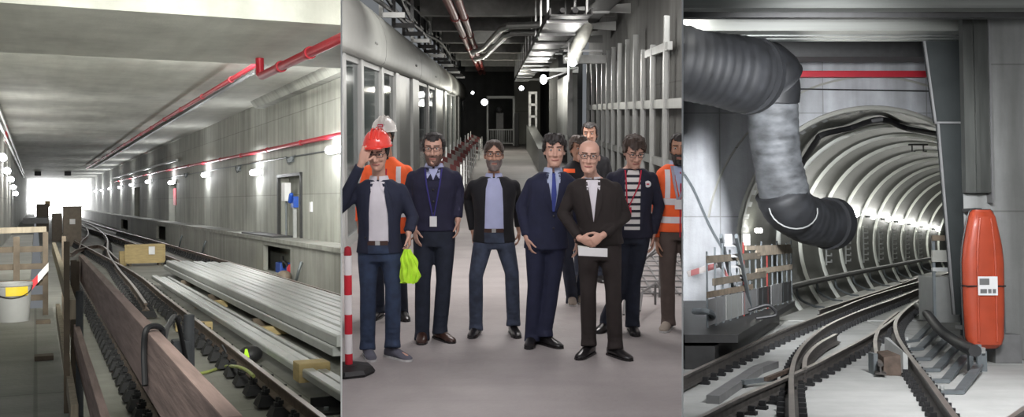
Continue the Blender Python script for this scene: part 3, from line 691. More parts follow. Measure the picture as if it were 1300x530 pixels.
# wrapped duct stub with lamp
p = M.y(737,55,24)
t = thing('wrapped_duct', M, p, 'white insulated duct elbow hanging at the right wall', 'duct')
t.matrix_basis = M.mat @ Matrix.Translation(p)
part('wrapping', MB().tube(smoothpath([(-.22,-.1,-.42),(-.08,0,-.1),(.06,0,.2),(.14,.1,.42)]), [.165]*19, 14), mt['foil'], t, M, smooth=True)
part('strap', MB().bar((-.4,-.1,-.18),(.5,-.1,-.18), .05, .04).bar((-.3,-.3,-.9),(-.3,-.3,0), .03,.03), mt['aludark'], t, M)
part('lamp_head', MB().ball((-.20,-.28,-.46), .09), mt['bulb'], t, M, smooth=True)
light('POINT', M, p+V((-.25,-.5,-.55)), 60, .1, (1,.98,.93))
p = M.y(690,101,36)
t = thing('work_lamp', M, p, 'bright work lamp glowing beside the far pier', 'lamp'); t.matrix_basis = M.mat @ Matrix.Translation(p)
part('lamp_head', MB().ball((0,0,0), .12, (1,.6,1.4)), mt['bulb'], t, M, smooth=True); part('arm', MB().bar((.05,0,0),(1.2,.1,.4), .05,.05), mt['aludark'], t, M)
light('POINT', M, p+V((-.1,-.5,0)), 260, .15, (1,.98,.93))
for u, v, y, r, lab in [(615,130,52,.17,'round yellowish lamp at the far end of the header'),(662,112,50,.12,'small ceiling lamp above the far gate'),(600,118,45,.07,'tiny bluish lamp among the header cables'),(602,68,27,.10,'spot of light by the flange of the silver pipes')]:
    p = M.y(u, v, y)
    if v == 68: continue
    solo('round_lamp', MB().ball(p, r), mt['bulbdim'], M, lab, 'lamp', smooth=True)
    light('POINT', M, p+V((0,-.6,-.1)), 120, .1, (1,.97,.85))
# far right: white frames, parapet, pier
p = M.y(671,178,52); q = M.y(682,118,52)
t = thing('white_frame', M, (p.x,52,0), 'white ladder-like frame beside the far pier', 'frame')
w = q.x-p.x; h0 = p.z; h1 = q.z
mb = MB().box((0,0,h0),(.12,.1,h1)).box((w-.1,0,h0),(w,.1,h1))
for k in range(5): z = h0+(h1-h0)*k/4; mb.box((0,0,z-.06),(w,.1,z+.06))
part('ladder', mb, mt['white'], t, M); part('foot', MB().box((0,0,0),(.1,.1,h0)).box((w-.1,0,0),(w,.1,h0)), mt['aludark'], t, M)
solo('ramp_parapet', MB().hull([(1.35,34,0),(1.75,34,0),(1.9,54,0),(1.5,54,0),(1.35,34,.75),(1.75,34,.75),(1.9,54,1.3),(1.5,54,1.3)]), mt['panelgrey'], M, 'low grey parapet wall right of the far gate', 'parapet')
t = thing('wall_cabinet', M, (2.3,33.5,0), 'tall grey corrugated panel on the wall before the stud row', 'panel')
mb = MB()
for k in range(9): mb.box((0,k*.7,.6),(.06 if k % 2 else .0,k*.7+.7,3.2))
mb.box((.06,0,.6),(.3,6.3,3.2)); part('corrugated_panel', mb, mt['panelgrey'], t, M)
part('post', MB().box((-.05,-.5,.2),(.1,-.35,3.35)).box((-.05,-.5,2.3),(.1,.2,2.4)).box((-.05,-.5,1.1),(.1,.2,1.2)), mt['alu'], t, M)
# stud row on right wall
t = thing('stud_frame', M, (2.86,17,0), 'row of upright pale metal studs with cross rails on the right wall', 'stud frame')
for u, v in [(845,20),(828,57),(816,63),(806,44),(796,50),(786,55),(778,60),(771,64),(765,68),(759,72),(752,76),(746,80)]:
    p = M.x(u, v, 2.86)
    part('stud', MB().box((-.03,p.y-17-.06,.25),(.04,p.y-17+.06,p.z)).box((.04,p.y-17-.02,.25),(.07,p.y-17+.02,p.z)), mt['alu'], t, M)
part('cross_rail', MB().box((.0,-2,2.04),(.08,15.7,2.2)), mt['alu'], t, M)
part('cross_rail', MB().box((.0,-2,1.02),(.08,15.7,1.16)), mt['alu'], t, M)
for y, z in ((2.9,3.02),): part('cross_rail', MB().box((-.02,.2,z),(.06,y,z+.14)), mt['alu'], t, M)
# far gate
t = thing('far_gate', M, (-.3,60,0), 'grey metal gate with upright bars at the far end of the passage', 'gate')
a = M.y(620,185,60); b = M.y(651,165,60)
x0, x1 = a.x+.3, b.x+.3
mb = MB().box((x0,0,.9),(x1,.05,.96)).box((x0,0,.1),(x1,.05,.16))
for k in range(12): x = x0+(x1-x0)*k/11; mb.box((x,0,.1),(x+.03,.04,.95))
part('bar_panel', mb, mt['alu'], t, M)
a = M.y(622,128,60); b = M.y(650,128,60)
part('portal_frame', MB().box((x0-.1,.1,0),(x0,.3,2.9)).box((x1,.1,0),(x1+.12,.3,2.9)).box((x0-.1,.1,2.75),(x1+.12,.3,2.9)), mt['alu'], t, M)
solo('far_machine', MB().box((-.1,64,0),(.35,65,1.9)).ball((.12,64,2.1),.2), mt['aludark'], M, 'dim grey machine seen through the far gate', 'machine')
solo('dark_figure_board', MB().box((.95,58,0),(1.2,58.3,1.9)), mt['black'], M, 'narrow dark board standing for a dim figure right of the far gate', 'board', bev=.03)  # plain box in place of a distant figure
# row of folded red and white barriers at the foot of the doors
bx = [24,26,28.2,30.6,33.2,36,39,42.5,46.5,51]
for i, y in enumerate(bx):
    x = M.z(0,0,1).x*0 + (-1.12 if y < 40 else -1.05)
    pos = ['nearest of the row','second of the row','third of the row','fourth of the row','fifth of the row','sixth of the row','seventh of the row','eighth of the row','ninth of the row','farthest of the row'][i]
    t = thing('folding_barrier', M, (x,y,0), 'leaning red and white barrier before the screen doors, '+pos, 'barrier', 'red and white barriers before the doors')
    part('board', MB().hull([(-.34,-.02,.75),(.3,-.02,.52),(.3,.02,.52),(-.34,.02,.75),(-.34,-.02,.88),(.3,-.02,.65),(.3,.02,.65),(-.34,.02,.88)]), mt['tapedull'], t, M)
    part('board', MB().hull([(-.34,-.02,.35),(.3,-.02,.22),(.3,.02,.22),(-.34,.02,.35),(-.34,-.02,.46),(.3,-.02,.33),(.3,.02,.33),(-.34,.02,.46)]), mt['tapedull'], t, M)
    part('leg', MB().bar((-.3,-.2,0),(-.3,.02,1.0), .035,.035), mt['steel'], t, M); part('leg', MB().bar((.26,-.2,0),(.26,.02,.74), .035,.035), mt['steel'], t, M)
    part('leg', MB().bar((-.3,.3,0),(-.3,.02,.95), .035,.035), mt['black'], t, M); part('leg', MB().bar((.26,.3,0),(.26,.02,.7), .035,.035), mt['black'], t, M)
# red and white post on a black foot
p = M.z(443, 474, 0)
t = thing('bollard_post', M, p, 'red and white banded post on a black rubber foot in the near left corner', 'post')
part('rubber_foot', MB().lathe([(.001,0),(.19,0),(.20,.02),(.18,.05),(.07,.07),(.001,.07)], n=8), mt['black'], t, M)
part('banded_pole', MB().tube([(.0,0,.06),(.0,0,.92)], .029, 14), mt['banded'], t, M, smooth=True)
part('top_cap', MB().lathe([(.001,.97),(.024,.96),(.030,.92),(.030,.90),(.001,.90)], (0,0,0), 14), mt['red'], t, M, smooth=True)
# trestles lying behind the right-hand men
for i, (pts, lab) in enumerate([([(790,345),(838,318),(850,300),(795,352),(792,400)],'dark thin rod frame leaning by the stud row'),([(815,372),(846,398),(832,360),(815,372),(812,395)],'dark thin rod trestle on the floor behind the striped shirt man')]):
    y = 11.2
    P = [M.y(u, v, y-.4*k) for k, (u, v) in enumerate(pts)]
    for q in P: q.z = max(q.z, .02)
    o0 = V((P[0].x, P[0].y, 0)); t = thing('rod_trestle', M, o0, lab, 'trestle')
    for a, b in zip(P, P[1:]): part('rod', MB().tube([a-o0, b-o0], .013, 6), mt['aludark'], t, M)
    for k in (1, 2): part('rod', MB().tube([P[k]-o0, V((P[k].x, P[k].y, .0))-o0], .013, 6), mt['aludark'], t, M)
for k in range(7):
    a = M.z(796+8*k, 345+9*k, 0); 
t = thing('mesh_sheet', M, M.z(800,350,0), 'thin steel mesh sheet lying against the right wall', 'mesh')
mb = MB()
for k in range(9): mb.tube([(-.35+.14*k,-1.4,.02),(-.2+.14*k,1.6,.02)], .012, 5)
for k in range(8): mb.tube([(-.4,-1.4+.4*k,.03),(.9,-1.4+.4*k,.03)], .012, 5)
part('wire_grid', mb, mt['aludark'], t, M)
# camera-side key, then added unseen fills over the floor and behind the doors
light('AREA', M, (0,5.7,3.25), 54, 1.5, (1,.95,.97), (0,8.9,1.0), .6)
light('AREA', M, (.3,11.8,4.2), 230, 1.6, (1,.95,.93), (.3,14,0), 2)
light('AREA', M, (.0,17,4.6), 200, 1.5, (1,.97,.92), (.0,22,0), 2)
light('AREA', M, (DX-1.5,20,5.0), 22, 1.0, (.9,1,.95), (DX-1.5,22,0), 8)
# ============================================================ RIGHT: tunnel portal
PY = 23.6
struct('floor_slab', MB().box((1.2,6,-.2),(14,PY,0)), mt['floorR'], R)
def cx(y):
    if y < 29.8: return 8.55+(y-24)*.5
    if y < 35: return 11.45+(y-29.8)*.545
    return 14.28+(y-35)*.56+max(0,y-45)**2*.0012
def cz(y): return 1.78-max(0,y-30)*.018
RT = 3.12
# portal wall with round opening
mb = MB(); bm = mb.bm; n = 72
x0, x1, z0, z1 = 2.5, 14.5, -.1, 7.0
def edge(a):
    c = V((cx(PY),0,cz(PY))); d = V((math.cos(a),0,math.sin(a))); t = 1e9
    for k, lim in ((0,x0),(0,x1),(2,z0),(2,z1)):
        if abs(d[k]) > 1e-6:
            q = (lim-c[k])/d[k]
            if q > 0: t = min(t, q)
    return c+d*t
an = sorted([2*math.pi*k/n for k in range(n)]+[math.atan2(z-cz(PY), x-cx(PY)) % (2*math.pi) for x in (x0,x1) for z in (z0,z1)])
for yy0, yy1 in ((PY, PY+.6),):
    I0, O0, I1 = [], [], []
    for a in an:
        I0.append(bm.verts.new((cx(PY)+RT*math.cos(a), yy0, cz(PY)+RT*math.sin(a)))); e = edge(a); O0.append(bm.verts.new((e.x, yy0, e.z)))
        I1.append(bm.verts.new((cx(PY)+(RT)*math.cos(a)+.3, yy1, cz(PY)+(RT)*math.sin(a))))
    m_ = len(an)
    for k in range(m_):
        j = (k+1) % m_
        bm.faces.new((I0[k], O0[k], O0[j], I0[j])); bm.faces.new((I0[j], I1[j], I1[k], I0[k]))
struct('wall_portal', mb, mt['wallR'], R)
struct('trim_portal_ring', MB().tube([(cx(PY)+(RT+.02)*math.cos(2*math.pi*k/64), PY-.02, cz(PY)+(RT+.02)*math.sin(2*math.pi*k/64)) for k in range(64)], .06, 8, closed=True), mt['ledge'], R, smooth=True)
struct('trim_portal_arc', MB().tube([(cx(PY)+(RT+.75)*math.cos(math.pi*k/40), PY-.0, cz(PY)+(RT+.75)*math.sin(math.pi*k/40)) for k in range(2,39)], .03, 6), mt['ledge'], R)
# lining
ys = [PY+.3+k*.7 for k in range(90)]
def sec(y, r, a0=0, a1=2*math.pi, n=64, closed=True):
    m_ = n if closed else n+1
    return [V((cx(y)+r*math.cos(a0+(a1-a0)*k/n), y, cz(y)+r*math.sin(a0+(a1-a0)*k/n))) for k in range(m_)]
mb = MB()
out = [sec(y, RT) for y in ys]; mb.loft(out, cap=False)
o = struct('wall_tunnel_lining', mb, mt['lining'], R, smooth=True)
for f in o.data.polygons: pass
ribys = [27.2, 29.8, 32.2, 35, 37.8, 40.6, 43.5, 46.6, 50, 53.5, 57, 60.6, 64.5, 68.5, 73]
for i, y in enumerate(ribys):  # raised bands added to stand for bright highlight arcs on the lining
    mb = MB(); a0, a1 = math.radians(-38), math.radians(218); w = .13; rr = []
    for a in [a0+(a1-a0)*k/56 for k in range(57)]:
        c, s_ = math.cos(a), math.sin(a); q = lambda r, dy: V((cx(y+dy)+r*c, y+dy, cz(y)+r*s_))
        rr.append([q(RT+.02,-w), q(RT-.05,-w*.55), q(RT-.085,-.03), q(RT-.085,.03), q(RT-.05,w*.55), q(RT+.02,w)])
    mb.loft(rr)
    tag(finish(mb.bm, 'trim_highlight_rib' if i == 0 else 'trim_highlight_rib.%03d' % i, mt['ribglint'], R.mat, R, None, True), kind='structure')
mb = MB(); A = [V((cx(y)-2.45, y, 0)) for y in ys]; B = [V((cx(y)+2.45, y, 0)) for y in ys]
mb.loft([[a, b, b-V((0,0,.3)), a-V((0,0,.3))] for a, b in zip(A, B)]); struct('floor_tunnel', mb, mt['floorR'], R)
# lamps in the tunnel
pn = ['nearest, half behind the big duct','second from the portal','third from the portal','fourth from the portal','fifth from the portal','sixth from the portal','seventh from the portal','eighth from the portal','ninth from the portal','last visible before the bend']
for i, y in enumerate(ribys[1:11]):
    z = cz(y)+.95-(.012*max(0,y-40)); dx = math.sqrt(2.72**2-.95**2)
    pos = V((cx(y)-dx, y-.1, z))
    t = thing('tunnel_lamp', R, pos, 'small bright lamp on the left side of the tunnel, '+pn[i], 'lamp', 'lamps along the tunnel wall')
    part('bracket', MB().box((-.30,-.03,-.04),(-.05,.03,.02)), mt['darksteel'], t, R)
    part('bulb', MB().ball((0,0,0), .105+.003*i, (1,1,1)), mt['bulbhot'], t, R, smooth=True)
    light('POINT', R, pos+V((.16,-.02,-.05)), 32 if i < 6 else 44, .06, (1,1,.92))
t = thing('portal_lamp', R, R.y(963,293,PY+.8), 'small lamp just inside the left edge of the portal', 'lamp')
part('bulb', MB().box((-.08,-.05,-.05),(.08,.05,.05)), mt['bulbhot'], t, R, bev=.02)
light('POINT', R, R.y(963,293,PY+.8)+V((.15,-.2,.1)), 30, .08, (1,1,.9))
# green-grey insulators below the lamps: stacks of small brackets
for i, y in enumerate(ribys[2:9]):
    a = math.radians(180-8); rr = 2.95
    t = thing('cable_rack', R, (cx(y)-rr+.05, y-.05, cz(y)-.75), 'small ladder of cable brackets below the tunnel lamp, %s' % pn[i+1], 'cable rack', 'cable racks under the tunnel lamps')
    mb = MB().box((-.04,-.04,0),(.0,.04,1.35))
    for k in range(7): mb.box((0,-.03,.08+.2*k),(.16,.03,.12+.2*k)).box((.13,-.03,.08+.2*k),(.16,.03,.18+.2*k))
    part('rack', mb, mt['steel'], t, R)
# dark cable along tunnel wall + drops
def wallpt(y, z, inset=.06): d = math.sqrt(max(.1, (RT-inset)**2-(z-cz(y))**2)); return V((cx(y)-d, y, z))
o0 = wallpt(26,.65); t = thing('tunnel_cable', R, o0, 'thick black cable along the lower left tunnel wall', 'cable')
part('cable_run', MB().tube([wallpt(y, .62+.0*y, .25)-o0 for y in [25.5+1.3*k for k in range(26)]], .085, 8), mt['black'], t, R, smooth=True)
for i, y in enumerate(ribys[0:9]):
    p = wallpt(y+.5, .55, .12)-o0; part('cable_hook', MB().tube(smoothpath([p, p+V((.08,0,-.3)), p+V((.45,0,-.5)), p+V((.75,0,-.55))]), .035, 6), mt['zinc'], t, R, smooth=True)
# festoon cable on crown at portal
pts = [(1012,224),(1020,205),(1036,180),(1045,171),(1080,163),(1118,152),(1150,163),(1196,172)]
def crown(u, v, inset=.1):
    r = R.ray(u, v); y = PY
    for _ in range(400):
        y += .02; x = r.x/r.y*y; z = r.z/r.y*y+R.H
        if (x-cx(y))**2+(z-cz(y))**2 > (RT-inset)**2: return V((x, y, z))
    return V((x, y, z))
P = [crown(u, v) for u, v in pts]; 
solo('festoon_cable', MB().tube(smoothpath(P, 4), .075, 8), mt['black'], R, 'black cable draped across the crown just inside the portal', 'cable', smooth=True)
p = crown(1166,184,.12)
t = thing('crown_hook', R, p, 'small dark double hook fixed to the tunnel crown', 'hook')
part('hook', MB().box((-.3,0,-.02),(.3,.05,.03)).tube([(-.2,0,0),(-.2,0,-.2),(-.1,0,-.2)], .025, 6).tube([(.15,0,0),(.15,0,-.2),(.25,0,-.2)], .025, 6), mt['darksteel'], t, R)
# ---- station ceiling beams before the portal
def band(y, v0, v1, u0=830, u1=1400):
    a = R.y(u0, v1, y); b = R.y(u1, v0, y); return a, b
bd = [(15.6,.5,-14,11,'beamR'),(15.9,.4,11,22,'darksteel'),(16.3,.5,22,39,'beamlit'),(16.6,.3,39,49,'beamR')]
zt = 6.5
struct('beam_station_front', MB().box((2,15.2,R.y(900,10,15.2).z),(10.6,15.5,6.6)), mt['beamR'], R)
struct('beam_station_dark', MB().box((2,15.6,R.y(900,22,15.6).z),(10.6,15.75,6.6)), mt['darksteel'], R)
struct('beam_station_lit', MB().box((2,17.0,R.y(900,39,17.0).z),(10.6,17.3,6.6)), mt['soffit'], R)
light('AREA', R, (2.9,16.2,5.75), 9, .9, (1,1,.97), (2.9,17.0,5.45), .12, 1.6)
mb = MB()
for k, v in enumerate((40,44.5,48.5)):
    a = R.y(900, v, 17.35+.25*k); mb.box((2,17.35+.25*k,a.z-.02),(10.5,17.55+.25*k,a.z+.10))
struct('trim_beam_ribs', mb, mt['alud2'], R)
a = R.y(1000,72,21.5); b = R.y(1000,47,21.5)
struct('beam_dark_back', MB().box((2,21.5,a.z),(11,22.2,b.z+.6)), mt['darksteel'], R)
struct('ceiling_station', MB().box((2,15,6.6),(11.6,24.4,6.9)), mt['beamR'], R)
# red bar on the portal wall
a = R.y(1010,99,PY-.15); b = R.y(1200,91,PY-.15)
solo('red_pipe', MB().box((a.x-2.4,PY-.3,a.z),(b.x+.1,PY-.15,b.z)), mt['red'], R, 'straight red pipe across the wall above the tunnel portal', 'pipe', bev=.02)
solo('wall_wire', MB().tube([R.y(1008,113,PY-.03), R.y(1190,116,PY-.03)], .018, 6), mt['black'], R, 'thin dark wire on the wall below the red pipe', 'wire')
solo('wall_wire', MB().tube(smoothpath([R.y(866,218,PY-.03), R.y(880,240,PY-.03), R.y(900,285,PY-.03), R.y(915,312,PY-.03), R.y(926,330,PY-.03)]), .03, 6), mt['zinc'], R, 'slanting grey wire on the wall left of the portal', 'wire')
# ---- duct panels at right
def quad_box(name, pts, y, th, m, fr):
    P = [fr.y(u, v, y) for u, v in pts]; return MB().prism(P, (0, min(th,.12), 0))
t = thing('hanging_duct', R, R.y(1205,156,18), 'dark sheet metal duct hanging beside the pillar, wide above and narrow below', 'duct')
o0 = R.y(1205,156,18); m4 = Matrix.Translation(-o0)
part('upper_casing', quad_box('', [(1173,47),(1230,47),(1230,156),(1188,156)], 18, .9, None, R).xf(m4), mt['sheet'], t, R)
part('lower_casing', quad_box('', [(1191,156),(1230,156),(1230,400),(1212,400)], 18.05, .8, None, R).xf(m4), mt['sheet'], t, R)
for pts in ([(1172,47),(1174.4,47),(1189.4,156),(1187,156)],[(1187,154.6),(1228,154.6),(1228,157),(1187,157)],[(1190,156),(1192.6,156),(1213,400),(1210.5,400)]):
    part('edge_strip', quad_box('', pts, 17.97, .04, None, R).xf(m4), mt['aludark'], t, R)
# pillar and near wall
a = R.y(1224,300,16.6).x; b = R.y(1254,300,16.6).x
struct('wall_pillar', MB().prism([(a,16.6,-.1),(13.5,16.6,-.1),(13.5,19.4,-.1),(a+1.42,19.4,-.1)], (0,0,6.7)), mt['pillar'], R)
struct('trim_pillar_casing', MB().box((a-.02,16.45,R.y(1224,245,16.5).z),(b,16.595,6.6)).box((a+.14,16.40,R.y(1224,245,16.5).z),(a+.2,16.45,6.6)), mt['casing'], R)
struct('trim_pillar_edge', MB().box((b,16.42,R.y(1224,8,16.5).z-3.2),(b+.03,16.6,6.6)), mt['aludark'], R)
# things seen between the tunnel and the pillar
t = thing('site_container', R, (R.y(1203,400,20.5).x,20.5,0), 'grey cabinet standing low beside the stretcher at the pillar', 'cabinet')
a = R.y(1184,384,20.5); b = R.y(1224,352,20.5); c = R.y(1184,300,20.5); o0 = V((R.y(1203,400,20.5).x,20.5,0))
part('body', MB().box((a.x,20.5,.25),(b.x,21.2,b.z)).xf(Matrix.Translation(-o0)), mt['panelgrey'], t, R, bev=.02)
for v0, v1, m_ in ((299,306,'wooddark'),(318,333,'ledge'),(340,345,'alu')):
    p = R.y(1184,v1,20.4); q = R.y(1224,v0,20.4); part('shelf_board', MB().box((p.x,20.4,p.z),(q.x,20.46,q.z)).xf(Matrix.Translation(-o0)), mt[m_], t, R)
part('upright', MB().box((a.x,20.45,0),(a.x+.05,20.5,c.z)).box((b.x-.1,20.45,0),(b.x-.05,20.5,c.z)).xf(Matrix.Translation(-o0)), mt['zinc'], t, R)
# ---- orange stretcher on the pillar
y = 16.15; top = R.y(1242,267,y); bot = R.y(1243,441,y); h = top.z-bot.z; xc = (top.x+bot.x)/2
wd = R.y(1270,350,y).x-R.y(1219,350,y).x
t = thing('rescue_stretcher', R, (xc, y, bot.z), 'orange moulded rescue stretcher hanging upright on the concrete pillar', 'stretcher')
prof = [(0,.30),(.03,.40),(.08,.46),(.30,.49),(.62,.50),(.74,.46),(.86,.38),(.95,.31),(.985,.27),(1.0,.22)]
rings = []
for f, w in prof:
    z = f*h; W_ = w*wd; d = .16 if .02 < f < .97 else .09; ring = []
    for k in range(20):
        a = 2*math.pi*k/20; ca, sa = math.cos(a), math.sin(a)
        ring.append(V((W_*math.copysign(abs(ca)**.6, ca), -.12-d*math.copysign(abs(sa)**.55, sa)+(0), z)))
    rings.append(ring)
part('shell', MB().loft(rings), mt['orange'], t, R, smooth=True)
for sx in (-1, 1): part('moulded_ridge', MB().tube([(sx*wd*.22*(1 if f < .7 else 1-.5*(f-.7)/.3), -.275, f*h) for f in (.05,.2,.4,.6,.75,.88,.94)], .022, 8), mt['orange'], t, R, smooth=True)
pts = [V((sx*(w*wd+.012), -.12, f*h)) for sx, rng in ((-1, prof), (1, prof[::-1])) for f, w in rng]
part('rim_rope', MB().tube(pts, .014, 6, closed=True), mt['darksteel'], t, R, smooth=True, label='thin dark rope around the rim')
part('strap', MB().tube([(-wd*.5-.015,-.1,h*.45),(-wd*.46,-.27,h*.45),(0,-.29,h*.45),(wd*.46,-.27,h*.45),(wd*.5+.015,-.1,h*.45)], .012, 6), mt['black'], t, R)
lab = part('notice_plate', MB().box((-.15,-.31,h*.385),(.15,-.298,h*.52)), mt['white'], t, R, label='white and grey notice plate')
part('notice_print', MB().box((-.12,-.316,h*.40),(-.02,-.312,h*.43)).box((.0,-.316,h*.40),(.05,-.312,h*.43)).box((.07,-.316,h*.40),(.12,-.312,h*.43)).box((-.13,-.316,h*.46),(.02,-.312,h*.505)), mt['aludark'], lab, R)
part('wall_hook', MB().box((-.05,-.05,h-.02),(.05,.43,h+.03)), mt['darksteel'], t, R); part('wall_hook', MB().box((-.2,-.05,.25),(.2,.43,.3)), mt['steel'], t, R)
p = R.y(1282,472,16.2)
solo('conduit_box', MB().box((p.x-.22,16.2,0),(p.x+.2,16.55,.45)), mt['aludark'], R, 'grey metal box at the foot of the pillar', 'box', bev=.02)
solo('wall_conduit', MB().tube([(R.y(1275,450,16.5).x,16.5,.4),(R.y(1275,450,16.5).x,16.52,1.6)], .03, 8), mt['zinc'], R, 'short grey conduit rising above the box at the pillar foot', 'conduit')
# ---- big flexible duct
def ducting(pts, r, m, rings_, name, t, o0, lab=None):
    P = smoothpath(pts, 8); rs = []; Q = []
    L_ = 0
    res = resample(P, .05)
    for k, (p, d) in enumerate(res):
        Q.append(p-o0); rs.append(r*(1+.014*math.sin(k*2*math.pi/3.2+noise.noise(p*2)*2)+.020*noise.noise(p*7)+.055*noise.noise(p*1.9)))
    part(name, MB().tube(Q, rs, 28), mt[m], t, R, smooth=True, label=lab)
o0 = R.y(975,150,20.3)
t = thing('ventilation_duct', R, o0, 'huge flexible ventilation duct bending down from the ceiling towards the tunnel', 'duct')
n1 = [R.y(835,72,17.3), R.y(868,78,17.4), R.y(905,86,17.6), R.y(932,92,17.8), R.y(950,96,18.0)]
ducting(n1, .66, 'duct', 6, 'upper_hose', t, o0, 'dark sagging hose section')
part('hose_lip', MB().tube([R.y(948,95,18)-o0, R.y(953,96,18.1)-o0], .70, 28), mt['duct'], t, R, smooth=True)
n2 = [R.y(925,84,19.2), R.y(955,86,19.2), R.y(975,92,19.2), R.y(984,104,19.3)]
ducting(n2, .56, 'duct', 6, 'elbow_hose', t, o0, 'dark elbow section')
part('elbow_hose', MB().tube([p-o0 for p in smoothpath([R.y(965,88,19.3),R.y(977,98,19.35),R.y(982,112,19.4),R.y(981,128,19.45)], 6)], .50, 28), mt['duct'], t, R, smooth=True)
n3 = [R.y(981,112,19.5), R.y(981,140,19.6), R.y(983,175,19.8), R.y(989,215,20.0), R.y(997,252,20.3)]
ducting(n3, .47, 'ductgrey', 6, 'drop_hose', t, o0, 'lighter grey ribbed section hanging down')
n4 = [R.y(990,240,20.2), R.y(1000,262,20.3), R.y(1018,276,20.6), R.y(1038,283,20.9), R.y(1052,284,21.1)]
ducting(n4, .49, 'duct', 6, 'end_hose', t, o0, 'dark end section turning into the tunnel')
q = R.y(1052,284,21.1)-o0; d = (V((1,.9,-.05))).normalized()
part('end_collar', MB().tube([q-d*.05, q+d*.18], .54, 28), mt['duct'], t, R, smooth=True)
part('clamp_ring', MB().tube([R.y(1001,262,20.3)-o0+V((.47*math.cos(a), -.2*math.sin(a)-.35, -.40*math.sin(a)*1-.05)) for a in [math.pi*k/12 for k in range(13)]], .014, 6), mt['steel'], t, R)
for u, v in ((895,32),(917,42)):
    a = R.y(u, v, 17.3)
    part('hanger_wire', MB().tube([a-o0+V((0,0,-.25)), a-o0+V((.04,0,.0)), a-o0+V((.0,0,.35))], .015, 6), mt['steel'], t, R)
# ---- platform end with fence at left of the portal
pl = [(2.6,15.5),(3.4,15.5),(6.3,22.9),(2.6,22.9)]
struct('floor_platform_end', MB().prism([V((x,y_,.40)) for x, y_ in pl], (0,0,.12)), mt['darksteel'], R)
struct('wall_platform_end', MB().prism([V((x-.35 if x > 2.6 else x,y_,-.1)) for x, y_ in pl], (0,0,.45)), mt['darksteel'], R)
t = thing('plank_fence', R, (4.8,19.5,.55), 'timber plank fence on steel uprights at the platform end', 'fence')
o0 = V((4.8,19.5,.55))
def fx(f): return V((3.15+(6.2-3.15)*f, 16.6+(22.8-16.6)*f, 0))
for k in range(15):
    f = k/14; p = fx(f); part('upright', MB().tube([p+V((0,0,.5))-o0, p+V((0,0,1.75+.06*(k % 3)))-o0], .018, 6), mt['zinc' if k not in (5, 9) else 'reddark'], t, R)
for zz, f0, f1, h_, m_ in [(1.62,0,.55,.12,'plank'),(1.66,.5,1,.12,'plankpale'),(1.24,.05,.62,.12,'plank'),(1.30,.5,1,.11,'plankpale'),(1.05,0,.45,.10,'wooddark'),(1.76,.38,.98,.08,'plankpale')]:
    a, b = fx(f0), fx(f1); part('plank', MB().bar(a+V((0,-.04,zz))-o0, b+V((0,-.04,zz-.02))-o0, .03, h_), mt[m_], t, R)
for f0, f1, m_ in [(0,.16,'aludark'),(.17,.33,'panelgrey'),(.34,.5,'aludark'),(.52,.68,'darksteel'),(.69,.83,'aludark'),(.84,.99,'darksteel')]:
    a, b = fx(f0), fx(f1); part('kick_panel', MB().bar(a+V((0,0,.76))-o0, b+V((0,0,.76))-o0, .03, .42), mt[m_], t, R)
p = R.y(938,304,20.6)
for k in (-1, 1): part('paper_notice', MB().box((p.x-.12+.18*k,p.y-.1,p.z-.12),(p.x+.02+.18*k,p.y-.085,p.z+.1)).xf(Matrix.Translation(-o0)), mt['white'], t, R)
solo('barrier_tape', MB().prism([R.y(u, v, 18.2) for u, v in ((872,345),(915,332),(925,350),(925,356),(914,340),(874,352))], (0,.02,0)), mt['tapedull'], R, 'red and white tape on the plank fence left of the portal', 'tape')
# leaning steel ladder / chute
t = thing('leaning_chute', R, R.z(952,428,0), 'grey steel chute leaning from the plank fence down to the rails', 'chute')
o0 = R.z(952,428,0); a = R.y(925,300,17.4); b = V((o0.x,o0.y,.05))
for sx in (-.13,.13): part('side_rail', MB().bar(a-o0+V((sx,0,0)), b-o0+V((sx,0,0)), .05, .09), mt['zinc'], t, R)
for k in range(9): p = a.lerp(b, .08+.1*k)-o0; part('rung', MB().bar(p+V((-.13,0,0)), p+V((.13,0,0)), .05,.05), mt['aludark'], t, R)
part('lower_sleeve', MB().tube([a.lerp(b,.62)-o0, a.lerp(b,.98)-o0], .11, 10), mt['zinc'], t, R, smooth=True)
# floor cables at far left
for i, (pts, r, lab) in enumerate([([(866,438),(890,452),(915,455),(935,450)],.05,'black cable sagging on the floor below the platform end'),([(880,395),(905,400),(898,425),(912,440),(935,443)],.05,'looping grey cable hanging from the platform end'),([(950,395),(975,388),(985,400),(960,405)],.03,'black loop of cable by the portal edge')]):
    P = [R.z(u, v, .06) if v > 420 else R.y(u, v, 15.6+i) for u, v in pts]
    solo('site_cable', MB().tube(smoothpath(P), r, 8), mt['black' if i != 1 else 'zinc'], R, lab, 'cable', smooth=True)
solo('side_trough', MB().box((4.4,17.3,0),(5.2,19.2,.12)), mt['black'], R, 'low black trough beside the platform end', 'trough') if 0 else None
